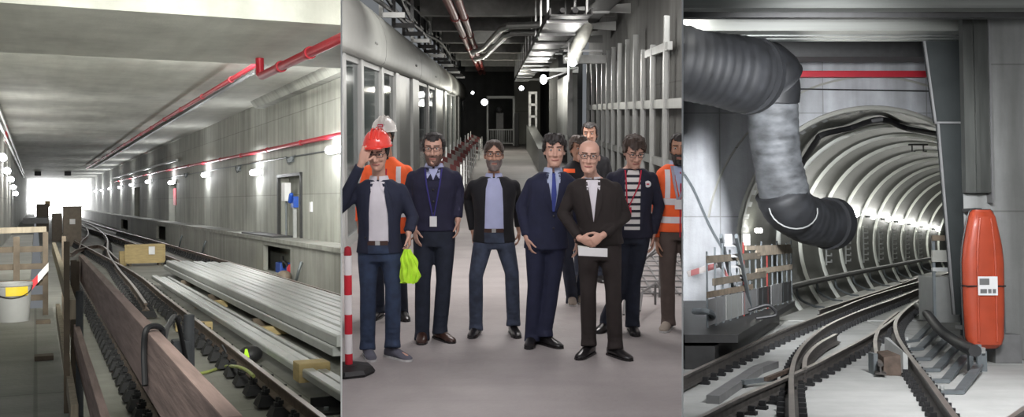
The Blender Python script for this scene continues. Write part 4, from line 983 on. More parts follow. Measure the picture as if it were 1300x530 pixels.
# ---- rails
GR = 'rails before the tunnel portal'
def rp(l): return [R.z(u, v, .2) for u, v in l]
A_ = rp([(850,486),(866,478),(930,448),(990,421)]); A_ += [V((7.75,24.6,.2)), V((cx(30)-1.0,30,.2)), V((cx(40)-.85,40,.2)), V((cx(52)-.85,52,.2))]
rail(R, A_, .04, 'leftmost straight rail leading into the tunnel', GR, .45, ymax=34, ribbed=True)
B_ = rp([(880,534),(945,502),(1010,474),(1066,446),(1120,416)]); B_ += [V((cx(26.5)+.55,26.5,.2)), V((cx(34)+.6,34,.2)), V((cx(44)+.8,44,.2)), V((cx(54)+.8,54,.2))]
rail(R, B_, .04, 'straight rail crossed by the curved one near the middle of the floor', GR, .42, ymax=30, ribbed=True)
rail(R, rp([(1006,545),(1005,505),(1005,475),(1011,452),(1026,432),(1052,413),(1090,396),(1140,378),(1180,362)]), .045, 'curved rail crossing the straight one and sweeping right', GR, .36, ymax=30, ribbed=True)
rail(R, rp([(1222,545),(1200,515),(1175,480),(1150,447),(1138,425),(1138,408),(1150,394),(1168,381),(1190,368)]), .045, 'S-curved rail beside the grey angled brackets', GR, .36, ymax=30, ribbed=True, scale=1.1)
rail(R, rp([(1118,462),(1112,445),(1112,428),(1120,412),(1140,396)]), .04, 'short check rail ending at the brown steel block', GR, 1, fast=False)
rail(R, rp([(1255,548),(1280,532),(1310,512)]), .04, 'rail end in the bottom right corner', GR, .3, ribbed=True)
rail(R, rp([(1021,470),(1024,452),(1040,436),(1062,424)]), .04, 'short guard rail inside the curved crossing rail', GR, 1, fast=False)
rail(R, rp([(1040,392),(1085,378),(1130,364),(1165,352)])+[V((cx(38)-1.6,38,.2))], .04, 'thin rail at the left foot of the tunnel', GR, 1, fast=False, scale=.8)
p = R.z(1128,476,0)
t = thing('rail_end_block', R, p, 'brown steel block with a pale bracket at the end of the check rail', 'steel block')
part('block', MB().hull([(-.12,-.12,0),(.2,-.16,0),(.24,.3,0),(-.08,.34,0),(-.10,-.1,.26),(.18,-.13,.3),(.20,.26,.34),(-.06,.3,.3)]), mt['railrust'], t, R, bev=.01)
part('bracket', MB().hull([(.14,-.2,.05),(.2,-.22,.05),(.14,.35,.05),(.08,.36,.05),(.14,-.2,.36),(.2,-.22,.30),(.14,.35,.5),(.08,.36,.5)]), mt['alu'], t, R)
part('side_plate', MB().box((-.22,-.02,0),(-.16,.2,.3)), mt['zinc'], t, R)
# grey steel frame set in the floor between rails
t = thing('steel_channel', R, R.z(965,478,0), 'L-shaped grey steel channel lying between the rails', 'channel'); o0 = R.z(965,478,0)
P = [R.z(905,508,.05), R.z(962,470,.05), R.z(982,463,.05)]
for a, b in zip(P, P[1:]): part('channel', MB().bar(a-o0, b-o0, .16, .10), mt['aludark'], t, R)
part('crossbar', MB().bar(R.z(943,486,.08)-o0, R.z(985,481,.08)-o0, .06,.06), mt['zinc'], t, R)
solo('point_rod', MB().bar(R.z(972,482,.15), R.z(1008,468,.15), .05, .05), mt['railrust'], R, 'thin rusty rod joining the crossing rails', 'rod')
# angled grey brackets and black hose
bl = [((1188,498),(1222,498),(1243,474)),((1172,484),(1204,484),(1226,462)),((1160,470),(1192,470),(1214,450)),((1152,456),(1180,456),(1203,438)),((1148,444),(1170,443),(1192,426)),((1146,434),(1164,432),(1184,416))]
for i, q in enumerate(bl):
    P = [R.z(u, v, .03) for u, v in q]; P[2].z = .14; o0 = P[1]
    t = thing('angled_bracket', R, o0, 'flat grey steel bracket bent towards the black hose, %s' % ['nearest one','second one','third one','fourth one','fifth one','farthest one'][i], 'bracket', 'angled brackets beside the S-curved rail')
    w = .13
    part('flat_bar', MB().bar(P[0]-o0, P[1]-o0, .12, .05), mt['zinc'], t, R, bev=.005)
    part('flat_bar', MB().bar(P[1]-o0-V((.04,0,0)), P[2]-o0, .12, .05), mt['zinc'], t, R, bev=.005)
    part('bolt', MB().lathe([(.03,.02),(.03,.08)], P[0]-o0+V((.08,0,0)), 8), mt['alu'], t, R)
    if i < 1: part('riser', MB().bar(P[2]-o0-V((0,0,.1)), P[2]-o0+V((0,0,.30)), .06,.06), mt['zinc'], t, R)
p = bl
Q = [R.z(1165,388,.35), R.z(1178,400,.4), R.z(1192,418,.42), R.z(1210,432,.36), R.z(1226,441,.40), R.z(1238,446,.42)]
solo('black_hose', MB().tube(smoothpath(Q), .085, 12), mt['black'], R, 'thick black hose running from the tunnel to the foot of the stretcher', 'hose', smooth=True)
p = R.y(1238,446,15.3)
t = thing('hose_coupling', R, (p.x,15.3,0), 'grey steel coupling stand at the end of the black hose', 'coupling')
part('clamp', MB().box((-.14,-.08,p.z-.03),(.12,.08,p.z+.06)), mt['steel'], t, R, bev=.01); part('stand', MB().box((.08,-.03,0),(.16,.05,p.z)).box((-.1,-.03,0),(-.04,.05,p.z)), mt['zinc'], t, R)
solo('ground_brackets', MB().box((9.4,20.0,0),(9.9,20.5,.3)), mt['aludark'], R, 'small grey footing by the rail bend', 'footing', bev=.02)
# ---- added unseen fills for the floor, portal wall and pillar
light('AREA', R, (4.9,9.2,4.6), 290, 1.8, (.98,.98,1), (6.8,14.5,0), 1.2, 2.0)
light('AREA', R, (4.6,11.5,4.3), 330, .8, (.95,.97,1), (5.2,23.6,2.4), .8, 1.05)
light('AREA', R, (7.4,11.5,3.9), 16, 1.0, (1,.99,.95), (10.5,16.5,2), 1.0)
# ============================================================ PEOPLE
skin = {k: mat('skin_'+k, c, .5, 0, .06, 9, .03) for k, c in dict(pale=(.56,.33,.25), warm=(.47,.26,.18), tan=(.36,.19,.12), deep=(.26,.14,.09)).items()}
def cloth(name, col, var=.12): return mat(name, col, .85, 0, var, 14, .15)
C = dict(navy=cloth('navy_cloth',(.014,.018,.040)), darknavy=cloth('dark_navy_cloth',(.011,.012,.028)), knit=cloth('navy_knit',(.014,.014,.038)), black=cloth('black_cloth',(.010,.010,.013)),
         suit=cloth('suit_blue',(.011,.014,.040)), brown=cloth('brown_jacket',(.016,.011,.010)), brownt=cloth('brown_trousers',(.020,.014,.013)),
         jeans=cloth('blue_denim',(.026,.042,.085),.3), darkjeans=cloth('dark_denim',(.014,.019,.035),.25), greyjeans=cloth('faded_denim',(.040,.052,.085),.35),
         khaki=cloth('grey_brown_trousers',(.10,.075,.065)), white=cloth('white_shirt',(.62,.60,.64),.04), lilac=cloth('pale_blue_shirt',(.42,.45,.66),.05),
         blueshirt=cloth('light_blue_shirt',(.40,.46,.62),.05), vest=cloth('orange_vest',(.95,.14,.035),.06), silver=cloth('reflective_strip',(.72,.70,.72),.05),
         leather=mat('brown_leather',(.05,.022,.016),.35), blackl=mat('black_leather',(.012,.011,.012),.3), grey=cloth('grey_canvas',(.10,.10,.13)), beige=cloth('beige_suede',(.28,.24,.2)), sole=mat('pale_sole',(.5,.5,.5),.6),
         tie=cloth('blue_tie',(.04,.06,.26)), hairb=mat('black_hair',(.012,.009,.008),.55,0,.3,30,.4), hairbr=mat('brown_hair',(.035,.02,.013),.55,0,.3,30,.4), hairg=mat('grey_hair',(.16,.13,.12),.6,0,.25,30,.3),
         lip=mat('lip',(.33,.12,.10),.5), eye=mat('eye_white',(.6,.58,.56),.3), stubble=mat('stubble',(.13,.075,.058),.7), iris=mat('iris',(.02,.012,.01),.2), glass=mat('spectacle_frame',(.015,.012,.015),.3), redc=cloth('red_lanyard',(.45,.02,.05)), bluec=cloth('blue_lanyard',(.035,.03,.18)),
         gl=cloth('grey_lanyard',(.35,.33,.4)))
C['striped'] = stripes('striped_shirt', (.66,.64,.62), (.02,.02,.03), .062, 'Z', .62, .85)
HEAD = [(-.118,.022,-.085,-.035),(-.108,.038,-.096,-.01),(-.085,.052,-.099,.03),(-.055,.061,-.097,.058),(-.02,.068,-.094,.080),(.015,.073,-.091,.092),(.05,.076,-.092,.096),(.08,.070,-.082,.088),(.103,.052,-.058,.066),(.118,.024,-.024,.032)]
def headloft(off=0, n=24, mb=None, tr=Matrix()):
    mb = mb or MB(); rings = []
    for z, w, yf, yb in HEAD:
        cy = (yf+yb)/2; ry = (yb-yf)/2+off; rx = w+off; zz = z+(off if z > .09 else -off if z < -.1 else 0)
        ring = []
        for k in range(n):
            a = 2*math.pi*k/n; ca, sa = math.cos(a), math.sin(a)
            ring.append(tr @ V((rx*math.copysign(abs(ca)**.92, ca), cy+ry*math.copysign(abs(sa)**.92, sa), zz)))
        rings.append(ring)
    return mb.loft(rings)
def remesh(bm, voxel, smooth_it=3, cut=None):
    bmesh.ops.recalc_face_normals(bm, faces=bm.faces)
    me = bpy.data.meshes.new('t'); bm.to_mesh(me); bm.free()
    o = bpy.data.objects.new('t', me); COL.objects.link(o)
    m = o.modifiers.new('r', 'REMESH'); m.mode = 'VOXEL'; m.voxel_size = voxel; m.adaptivity = 0
    if smooth_it:
        s = o.modifiers.new('s', 'SMOOTH'); s.factor = .5; s.iterations = smooth_it
    dg = bpy.context.evaluated_depsgraph_get(); r = bpy.data.meshes.new_from_object(o.evaluated_get(dg))
    bpy.data.objects.remove(o); bpy.data.meshes.remove(me)
    b2 = bmesh.new(); b2.from_mesh(r); bpy.data.meshes.remove(r); return b2
class B2:   # wraps a bare bmesh for part()
    def __init__(s, bm): s.bm = bm
def ell(z, c, rx, ry, n=22, p=.85):
    return [V((c[0]+rx*math.copysign(abs(math.cos(2*math.pi*k/n))**p, math.cos(2*math.pi*k/n)), c[1]+ry*math.copysign(abs(math.sin(2*math.pi*k/n))**p, math.sin(2*math.pi*k/n)), z)) for k in range(n)]
def hand(mb, wr, d, n, t, curl=.35, s=1.0, spread=.03):
    """wr wrist, d finger direction, n palm normal (fingers curl towards it), t thumb side"""
    wr, d = V(wr), V(d).normalized(); t = V(t); t = (t-d*t.dot(d)).normalized(); n = d.cross(t) if d.cross(t).dot(V(n)) > 0 else -d.cross(t)
    rings = []
    for f, w, h in ((-.02,.026,.021),(.02,.030,.018),(.05,.040,.016),(.085,.042,.013),(.098,.038,.010)):
        c = wr+d*f*s; rings.append([c+t*(w*s*math.cos(2*math.pi*k/12))+n*(h*s*math.sin(2*math.pi*k/12)) for k in range(12)])
    mb.loft(rings)
    for i, (o, L_) in enumerate(((.031,.068),(.0105,.077),(-.0105,.071),(-.031,.056))):
        p = wr+(d*.088+t*o)*s; a = .15+curl*.5; dirv = d+t*(o*spread*30)
        dirv.normalize()
        for k, (fr_, r0, r1) in enumerate(((.45,.0088,.0080),(.31,.0080,.0074),(.24,.0074,.0064))):
            v = (dirv*math.cos(a)+n*math.sin(a)).normalized(); q = p+v*L_*fr_*s; mb.capsule(p, q, r0*s, r1*s, 8); p = q; a += curl*(1.0+.12*i)
    p = wr+(d*.025+t*.026)*s; v = (d*.62+t*.72+n*.25).normalized(); q = p+v*.042*s; mb.capsule(p, q, .0135*s, .0105*s, 8)
    v2 = (d*.85+t*.35+n*.35).normalized(); q2 = q+v2*.030*s; mb.capsule(q, q2, .0100*s, .0088*s, 8); mb.capsule(q2, q2+(v2+n*.2).normalized()*.022*s, .0088*s, .0072*s, 8)
def panel(bvh, rows, off, th, cols=10, side=-1):
    """cloth panel lying on the front of a garment: rows = (z, x0, x1)"""
    mb = MB(); bm = mb.bm; G = []; last = -.13
    R_ = []
    for (a, b) in zip(rows, rows[1:]):
        for k in range(5):
            f = k/5; R_.append(tuple(a[i]+(b[i]-a[i])*f for i in range(3)))
    R_.append(rows[-1])
    for z, x0, x1 in R_:
        r = []
        for k in range(cols+1):
            x = x0+(x1-x0)*k/cols; h = bvh.ray_cast(V((x, side*1.0, z)), V((0, -side, 0)))
            y = h[0].y if h[0] is not None else last; last = y; r.append((x, y+side*off, z))
        G.append(r)
    F_ = [[bm.verts.new(p) for p in r] for r in G]; K_ = [[bm.verts.new((p[0], p[1]-side*th, p[2])) for p in r] for r in G]
    m_, n_ = len(F_), cols+1
    for i in range(m_-1):
        for j in range(n_-1):
            bm.faces.new((F_[i][j], F_[i][j+1], F_[i+1][j+1], F_[i+1][j])); bm.faces.new((K_[i][j], K_[i+1][j], K_[i+1][j+1], K_[i][j+1]))
    for i in range(m_-1):
        for j in (0, n_-1): bm.faces.new((F_[i][j], F_[i+1][j], K_[i+1][j], K_[i][j]))
    for j in range(n_-1):
        for i in (0, m_-1): bm.faces.new((F_[i][j], F_[i][j+1], K_[i][j+1], K_[i][j]))
    return mb
def person(label, px, y, S=1.0, sk='pale', top='navy', trous='jeans', shoe='blackl', hair='hairb', style='short', pose=None, head=(0,0,0), W_=1.0, yaw=0, hem=.80, z0=0, belly=0, open_=None, shirt='white', beard=None, glasses=False, collar=True, sleeves=True, extras=(), handL=None, handR=None, thumb=1):
    """image-left limbs carry the suffix a, image-right ones b; figure faces -y"""
    x0 = (px-632)/1300*y
    W0 = M.mat @ Matrix.Translation((x0, y, 0))
    t = bpy.data.objects.new('person', None); COL.objects.link(t); t.empty_display_size = .1
    t.matrix_basis = W0; tag(t, label, 'person')
    J = dict(pel=(0,0,.94), wst=(0,0,1.10), chs=(0,0,1.30), nek=(0,.01,1.47), hd=(0,-.02,1.635),
             sa=(-.172*W_,.01,1.372), sb=(.172*W_,.01,1.372), ea=(-.245*W_,.04,1.13), eb=(.245*W_,.04,1.13), wa=(-.26*W_,-.04,.89), wb=(.26*W_,-.04,.89),
             ha=(-.088,0,.90), hb=(.088,0,.90), ka=(-.105,-.03,.50), kb=(.105,-.03,.50), aa=(-.115,.02,.09), ab=(.115,.02,.09), ta=(-.15,-.17,.03), tb=(.15,-.17,.03))
    J = {k: V(v)*S for k, v in J.items()}
    for k, v in (pose or {}).items():
        if len(v) == 4: J[k] = V(((v[0]-632)/1300*(y+v[2])-x0, v[2], 1.98-(v[1]-142)/1300*(y+v[2])))   # (u, v, dy, 'px')
        else: J[k] = V(v)
    d_ = S
    def trunk(mb, g, zlo, ztop=9):
        pl, wt, ch, nk = J['pel'], J['wst'], J['chs'], J['nek']
        def c(z):   # centre line
            P = [pl-V((0,0,.2)), pl, wt, ch, nk]; 
            for a, b in zip(P, P[1:]):
                if z <= b.z: f = max(0, (z-a.z)/(b.z-a.z)); return a.lerp(b, f)
            return nk
        rr = [(.78,.185,.122),(.90,.180,.122),(1.0,.168,.115+belly),(1.10,.166,.113+belly),(1.20,.178,.120+belly*.6),(1.30,.190,.126),(1.36,.196,.118),(1.40,.185,.104),(1.432,.150,.088),(1.462,.105,.076),(1.49,.070,.066),(1.505,.062,.060)]
        rings = []
        for z, rx, ry in rr:
            if z > ztop: continue
            z *= S
            if z < zlo*S: continue
            q = c(z); rings.append(ell(z, (q.x, q.y), rx*W_*S+g, ry*S+g))
        if zlo*S < rings[0][0].z: q = c(zlo*S); rings.insert(0, ell(zlo*S, (q.x,q.y), .186*W_*S+g, .125*S+g))
        mb.loft(rings)
    # body: one continuous skin surface
    mb = MB(); trunk(mb, -.022, .84)
    mb.capsule(J['nek']-V((0,0,.03)), J['hd']-V((0,-.01,.05))*S, .056*S, .052*S, 16)
    for s_ in 'ab':
        mb.capsule(J['s'+s_], J['e'+s_], .042*S, .036*S); mb.capsule(J['e'+s_], J['w'+s_], .036*S, .026*S)
        mb.capsule(J['h'+s_], J['k'+s_], .068*S, .048*S); mb.capsule(J['k'+s_], J['a'+s_], .046*S, .030*S)
        af = J['a'+s_].copy(); af.z = .055; tf = J['t'+s_].lerp(af, .25); tf.z = .035; mb.capsule(af, tf, .028*S, .018*S)
    for s_, h_ in (('a', handL), ('b', handR)):
        sg = -1 if s_ == 'a' else 1
        h_ = h_ or ((0,-.15,-1), (-sg,0,0), (0,-1,0), .35)
        hand(mb, J['w'+s_], h_[0], h_[1], h_[2], h_[3], S*1.02)
    HM = Matrix.Translation(J['hd']) @ Matrix.Rotation(math.radians(head[2]), 4, 'Z') @ Matrix.Rotation(math.radians(head[0]), 4, 'X') @ Matrix.Rotation(math.radians(head[1]), 4, 'Y') @ Matrix.Scale(S*1.09, 4)
    headloft(0, 24, mb, HM)
    hp = lambda *p: HM @ V(p)
    mb.capsule(hp(0,-.090,.022), hp(0,-.112,-.026), .009, .015, 10)
    for sx in (-1, 1):
        mb.ball(hp(sx*.012,-.100,-.030), .010, n=8); mb.ball(hp(sx*.077,.008,-.008), .026, (.35,.65,1.1), 10); mb.ball(hp(sx*.036,-.080,-.022), .022, n=8)
        mb.capsule(hp(sx*.012,-.090,.036), hp(sx*.048,-.080,.036), .009, .007, 8)
    mb.ball(hp(0,-.090,-.096), .018, n=8)
    part('body', B2(remesh(mb.bm, .0058, 3)), skin[sk], t, M, smooth=True)
    bodyo = t.children[0]
    # face
    for sx in (-1, 1):
        part('eye', MB().ball(hp(sx*.031,-.0835,.014), .0125, (1,.7,.75), 10), C['eye'], t, M, smooth=True)
        part('iris', MB().ball(hp(sx*.031,-.0925,.014), .0062, (1,.6,1), 8), C['iris'], t, M, smooth=True)
        part('eyebrow', MB().capsule(hp(sx*.014,-.099,.036), hp(sx*.050,-.086,.038), .0045, .0035, 6), C[hair if hair != 'hairg' else 'hairbr'], t, M)
    part('mouth', MB().tube([hp(-.026,-.092,-.060), hp(-.012,-.099,-.063), hp(.012,-.099,-.063), hp(.026,-.092,-.060)], .0055, 8), C['lip'], t, M, smooth=True)
    # hair
    def shell(off, keep, name, m, vox=.006):
        hm = headloft(off, 40); bmesh.ops.subdivide_edges(hm.bm, edges=[e for e in hm.bm.edges], cuts=2, use_grid_fill=True)
        bmesh.ops.delete(hm.bm, geom=[f for f in hm.bm.faces if not keep(f.calc_center_median())], context='FACES')
        for v in hm.bm.verts:
            v.co += v.co.normalized()*((.012 if style == 'full' else .006)*noise.noise(v.co*38)+.004*noise.noise(v.co*110))
        bmesh.ops.solidify(hm.bm, geom=hm.bm.faces[:], thickness=off*.9)
        hm.bm.transform(HM); part(name, hm, C[m], t, M, smooth=True)
    if style == 'short': shell(.012, lambda c: (c.z > .068+.02*abs(c.x)/.05 if c.y < -.055 else c.z > .02-(c.y+.05)*1.0 if c.y < .03 else c.z > -.07), 'hair', hair)
    if style == 'full': shell(.019, lambda c: (c.z > .066+.012*math.sin(c.x*70) if c.y < -.055 else c.z > .022-(c.y+.05)*.5 if c.y < .03 else c.z > -.085), 'hair', hair)
    if style == 'receding': shell(.007, lambda c: (c.z > .095-.06*abs(c.x)/.06 if c.y < -.035 else c.z > .01-(c.y+.03)*.8 if c.y < .03 else c.z > -.07), 'hair', hair)
    if style == 'bald': shell(.004, lambda c: (c.y > .0 and -.06 < c.z < .03+.1*c.y), 'hair', hair)
    if beard: shell(.007 if beard == 'hairg' or beard == 'full' else .003, lambda c: c.y < .005 and c.z < -.035-(.35*max(0,c.y+.06)) and not (abs(c.x) < .024 and -.072 < c.z < -.052) or (abs(c.x) < .034 and -.052 < c.z < -.040 and c.y < -.08), 'beard', hair if beard == 'full' else beard)
    if glasses:
        g = part('glasses', MB().tube([hp(-.012,-.112,.018), hp(0,-.116,.022), hp(.012,-.112,.018)], .0028, 6), C['glass'], t, M)
        for sx in (-1, 1):
            part('lens_rim', MB().tube([hp(sx*.033+.025*math.copysign(abs(math.cos(a))**.55, math.cos(a)), -.108+.006*abs(math.cos(a)), .012+.0145*math.copysign(abs(math.sin(a))**.55, math.sin(a))) for a in [k*math.pi/8 for k in range(16)]], .0024, 6, closed=True), C['glass'], g, M)
            part('temple_arm', MB().tube([hp(sx*.056,-.103,.018), hp(sx*.078,-.04,.018), hp(sx*.079,.01,.012)], .0025, 6), C['glass'], g, M)
    # trousers
    mb = MB(); pl = J['pel']
    mb.loft([ell(z*S, (pl.x*(.3+.7*(z-.7)/.3), pl.y), rx*W_*S, ry*S) for z, rx, ry in ((.80,.150,.108),(.86,.168,.115),(.94,.168,.115),(1.02,.158,.110),(1.06,.150,.106))])
    for s_ in 'ab':
        h_, k_, a_ = J['h'+s_], J['k'+s_], J['a'+s_]
        mb.tube([h_+V((0,0,.02)), h_.lerp(k_,.35), k_, k_.lerp(a_,.45), a_+V((0,-.005,.03)), a_+V((0,-.025,-.045))], [.092*S,.086*S,.066*S,.066*S,.062*S,.070*S], 18)
        for q in range(3):
            zc = a_.lerp(k_, .10+.1*q); mb.ball(zc+V((.0,-.012,0)), .060*S, (1.08,1.0,.32), 12)
    part('trousers', B2(remesh(mb.bm, .011, 4)), C[trous], t, M, smooth=True)
    # shoes
    for s_ in 'ab':
        a_, f_ = J['a'+s_].copy(), J['t'+s_].copy(); a_.z = 0; zb = .0; f_.z = 0; d = (f_-a_).normalized(); sd = V((-d.y, d.x, 0))
        rings = []
        for f, w, h in ((-.085,.020,.05),(-.07,.034,.085),(-.02,.040,.095),(.05,.042,.085),(.11,.046,.062),(.16,.046,.048),(.195,.034,.038),(.21,.014,.028)):
            c = a_+d*f*S; rings.append([c+sd*(w*S*math.cos(2*math.pi*k/14))+V((0,0,max(.012, h*S*(.52+.5*math.sin(2*math.pi*k/14))))) for k in range(14)])
        sh = part('shoe', MB().loft(rings), C[shoe], t, M, smooth=True)
        rings = []
        for f, w in ((-.09,.018),(-.075,.036),(.05,.044),(.14,.049),(.19,.038),(.215,.014)):
            c = a_+d*f*S; rings.append([c-sd*w*S, c+sd*w*S, c+sd*w*S+V((0,0,.016)), c-sd*w*S+V((0,0,.016))])
        part('sole', MB().loft(rings), C['sole' if shoe in ('grey','beige') else 'blackl'], sh, M)
    # top garment
    mb = MB(); trunk(mb, .004, hem, 1.47 if (open_ or collar) else 9)
    if sleeves:
        for s_ in 'ab':
            S_, E_, Wr = J['s'+s_], J['e'+s_], J['w'+s_]
            mb.capsule(S_, E_, .060*S, .050*S, 18); d = (Wr-E_); mb.tube([E_, E_+d*.5, E_+d*.93], [.052*S,.046*S,.040*S], 18)
            mb.ball(E_, .052*S, n=12)
            q = (E_-S_).normalized()
            for k in range(3): mb.ball(E_+(-q if k % 2 else d.normalized())*(.05+.03*k), .050*S, (1.08,1.08,.5), 10)
    else:
        for s_ in 'ab': mb.ball(J['s'+s_]-V((0,0,.01)), .070*S, (1,1,.9), 12)
    bm = remesh(mb.bm, .0105, 4)
    bvh = BVHTree.FromBMesh(bm); nme = dict(vest='safety_vest').get(top, 'jacket' if open_ or collar else 'jumper')
    part(nme, B2(bm), C[top], t, M, smooth=True)
    Z = lambda z: min(z, 1.452)*S
    # shirt front, lapels
    if open_:
        rows = [(Z(z), Z(a), Z(b)) for z, a, b in open_]
        part('shirt_front', panel(bvh, rows, .005, .02, 12), C[shirt], t, M, smooth=True)
        for k, sx in ((1, -1), (2, 1)):
            lr = []
            for q, (z, a, b) in enumerate(open_):
                e = (a, b)[k-1]; wdt = (.02 if q == 0 else .050 if q == len(open_)//2 else .035 if q < len(open_)-1 else .010)
                lr.append((Z(z), *(sorted((Z(e-sx*.003), Z(e+sx*wdt))))))
            part('lapel', panel(bvh, lr, .013, .012, 5), C[top], t, M, smooth=True)
    if collar:
        nk = J['nek']; rg = []
        for k in range(29):
            a = math.radians(-90+7+(346)*k/28); c, s_ = math.cos(a), math.sin(a)
            q = lambda r, z: nk+V((c*r*1.02, s_*r*.98-.004, z))*S
            rg.append([q(.086,-.052), q(.090,-.036), q(.070,.022), q(.064,.024), q(.064,.0), q(.068,-.050)])
        part('collar_band', MB().loft(rg), C[shirt], t, M, smooth=True)
        for sx in (-1, 1):
            lo = 1.375
            part('collar_tip', panel(bvh, [(Z(lo+.075), *sorted((nk.x+sx*.012*S, nk.x+sx*.056*S))), (Z(lo+.035), *sorted((nk.x+sx*.024*S, nk.x+sx*.056*S))), (Z(lo), *sorted((nk.x+sx*.046*S, nk.x+sx*.052*S)))], .013, .010, 3), C[shirt], t, M, smooth=True)
    for ex in extras: ex(t, bvh, S, J, HM, Z)
    return t, bvh, J, HM
def helmet(m, logo=False, tilt=0, up=.058):
    def f(t, bvh, S, J, HM, Z):
        T = HM @ Matrix.Translation((0,.0,up)) @ Matrix.Rotation(math.radians(tilt), 4, 'X')
        mb = MB(); prof = [(.001,.098),(.035,.093),(.065,.078),(.088,.050),(.101,.015),(.104,-.012),(.112,-.02),(.112,-.026),(.096,-.024),(.09,.01),(.06,.06),(.001,.08)]
        mb.lathe(prof, n=28); mb.xf(Matrix.Diagonal((1.0,1.15,1.0,1)))
        mb.hull([(-.075,-.10,-.024),(.075,-.10,-.024),(.055,-.155,-.030),(-.055,-.155,-.030),(-.075,-.10,-.016),(.075,-.10,-.016),(.055,-.155,-.024),(-.055,-.155,-.024)][::1])
        for x in (-.03, 0, .03): mb.tube([(x,-.112*math.cos(a), .012+.098*math.sin(a)-abs(x)*.25) for a in [k*math.pi/10 for k in range(1, 10)]], .007, 6)
        mb.xf(T); h = part('helmet', mb, hel[m], t, M, smooth=True)
        if logo:
            part('badge', MB().box((-.022,-.126,.018),(.022,-.112,.042)).xf(T), C['redc'], h, M); part('badge', MB().box((-.016,-.129,.026),(.016,-.125,.032)).xf(T), mt['white'], h, M)
    return f
hel = dict(red=mat('red_helmet',(.72,.045,.03),.22,0,.03,3,0,coat=.5), white=mat('white_helmet',(.62,.60,.56),.3,0,.03,3,0))
def tie(t, bvh, S, J, HM, Z):
    part('tie', panel(bvh, [(Z(1.465),-.018,.018),(Z(1.435),-.014,.014),(Z(1.30),-.028,.028),(Z(1.09),-.034,.034),(Z(1.04),-.004,.004)], .016, .012, 4), C['tie'], t, M, smooth=True)
def belt(t, bvh, S, J, HM, Z, zb=.98, zl=.86, w=.085, tc='greyjeans'):
    b = part('belt', panel(bvh, [(Z(zb+.018),-w,w),(Z(zb-.018),-w,w)], .007, .008, 6), C['leather'], t, M); part('buckle', panel(bvh, [(Z(zb+.017),-.018,.018),(Z(zb-.017),-.018,.018)], .012, .006, 3), mt['steel'], b, M); part('trouser_front', panel(bvh, [(Z(zb-.018),-w,w),(Z(zl+.004),-w*.95,w*1.1)], .004, .012, 8), C[tc], t, M, smooth=True)
def buttons(xs, zs):
    def f(t, bvh, S, J, HM, Z):
        for z in zs:
            h = bvh.ray_cast(V((xs*S,-1,Z(z))), V((0,1,0)))
            if h[0] is not None: part('button', MB().ball(h[0]+V((0,-.008,0)), .010, (1,.4,1), 10), C['blackl'], t, M)
    return f
def lanyard(m, zb=1.10, w=.010, badge='white', top=1.46, bx=0):
    def f(t, bvh, S, J, HM, Z):
        for sx in (-1, 1):
            a, b = sx*.070*S, bx*S+sx*.006
            part('lanyard', panel(bvh, [(Z(top), a-w, a+w), (Z(1.32), a*.75+b*.25-w, a*.75+b*.25+w), (Z(zb), b-w*.8, b+w*.8)], .015, .010, 2), C[m], t, M)
        part('badge_card', panel(bvh, [(Z(zb), bx*S-.03, bx*S+.03), (Z(zb-.085), bx*S-.03, bx*S+.03)], .018, .006, 3), mt[badge] if badge in mt else C[badge], t, M)
    return f
def vest_strips(t, bvh, S, J, HM, Z):
    for z in (1.14, .98): part('reflective_strip', panel(bvh, [(Z(z+.028),-.205*S,.205*S),(Z(z-.028),-.205*S,.205*S)], .006, .004, 16), C['silver'], t, M)
    for x in (-.11, .11): part('reflective_strip', panel(bvh, [(Z(1.42),x*S-.022,x*S+.022),(Z(1.17),x*S*1.0-.022,x*S+.022)], .006, .004, 3), C['silver'], t, M)
    part('zip_edge', panel(bvh, [(Z(1.40),-.006,.006),(Z(.83),-.006,.006)], .008, .006, 2), C['redc'], t, M)
def vest_over(rows_):
    pass
def P4(u, v, dy): return (u, v, dy, 'px')

# A: red helmet, hand to the brow
person('man in navy blazer and jeans holding a hand to the brow under a red helmet', 481, 8.15, .985, 'pale', 'navy', 'jeans', 'grey', 'hairb', 'short',
       pose=dict(hd=P4(480,194,-.06), ea=(-.30,-.10,1.22), wa=P4(459,207,-.20), eb=(.265,.04,1.13), wb=P4(518,297,-.05), aa=P4(465,440,.05), ta=P4(470,462,-.12), ab=P4(497,437,.0), tb=P4(521,455,-.14), ka=P4(466,368,-.02), kb=P4(498,366,-.04), pel=(.0,0,.94)),
       head=(16,0,-6), hem=.87, open_=[(1.47,-.035,.035),(1.35,-.060,.062),(1.2,-.072,.085),(1.08,-.072,.090),(.97,-.075,.090)], handL=((.35,-.05,.9),(.3,1,.2),(.9,.1,-.2),.45), handR=((.1,-.1,-1),(-1,0,0),(0,-1,0),.75),
       glasses=True, extras=[helmet('red', tilt=-10, up=.078), buttons(-.10,(1.10,1.00)), lambda t,b,S,J,H,Z: belt(t,b,S,J,H,Z,.96,.87,.08,'jeans')])
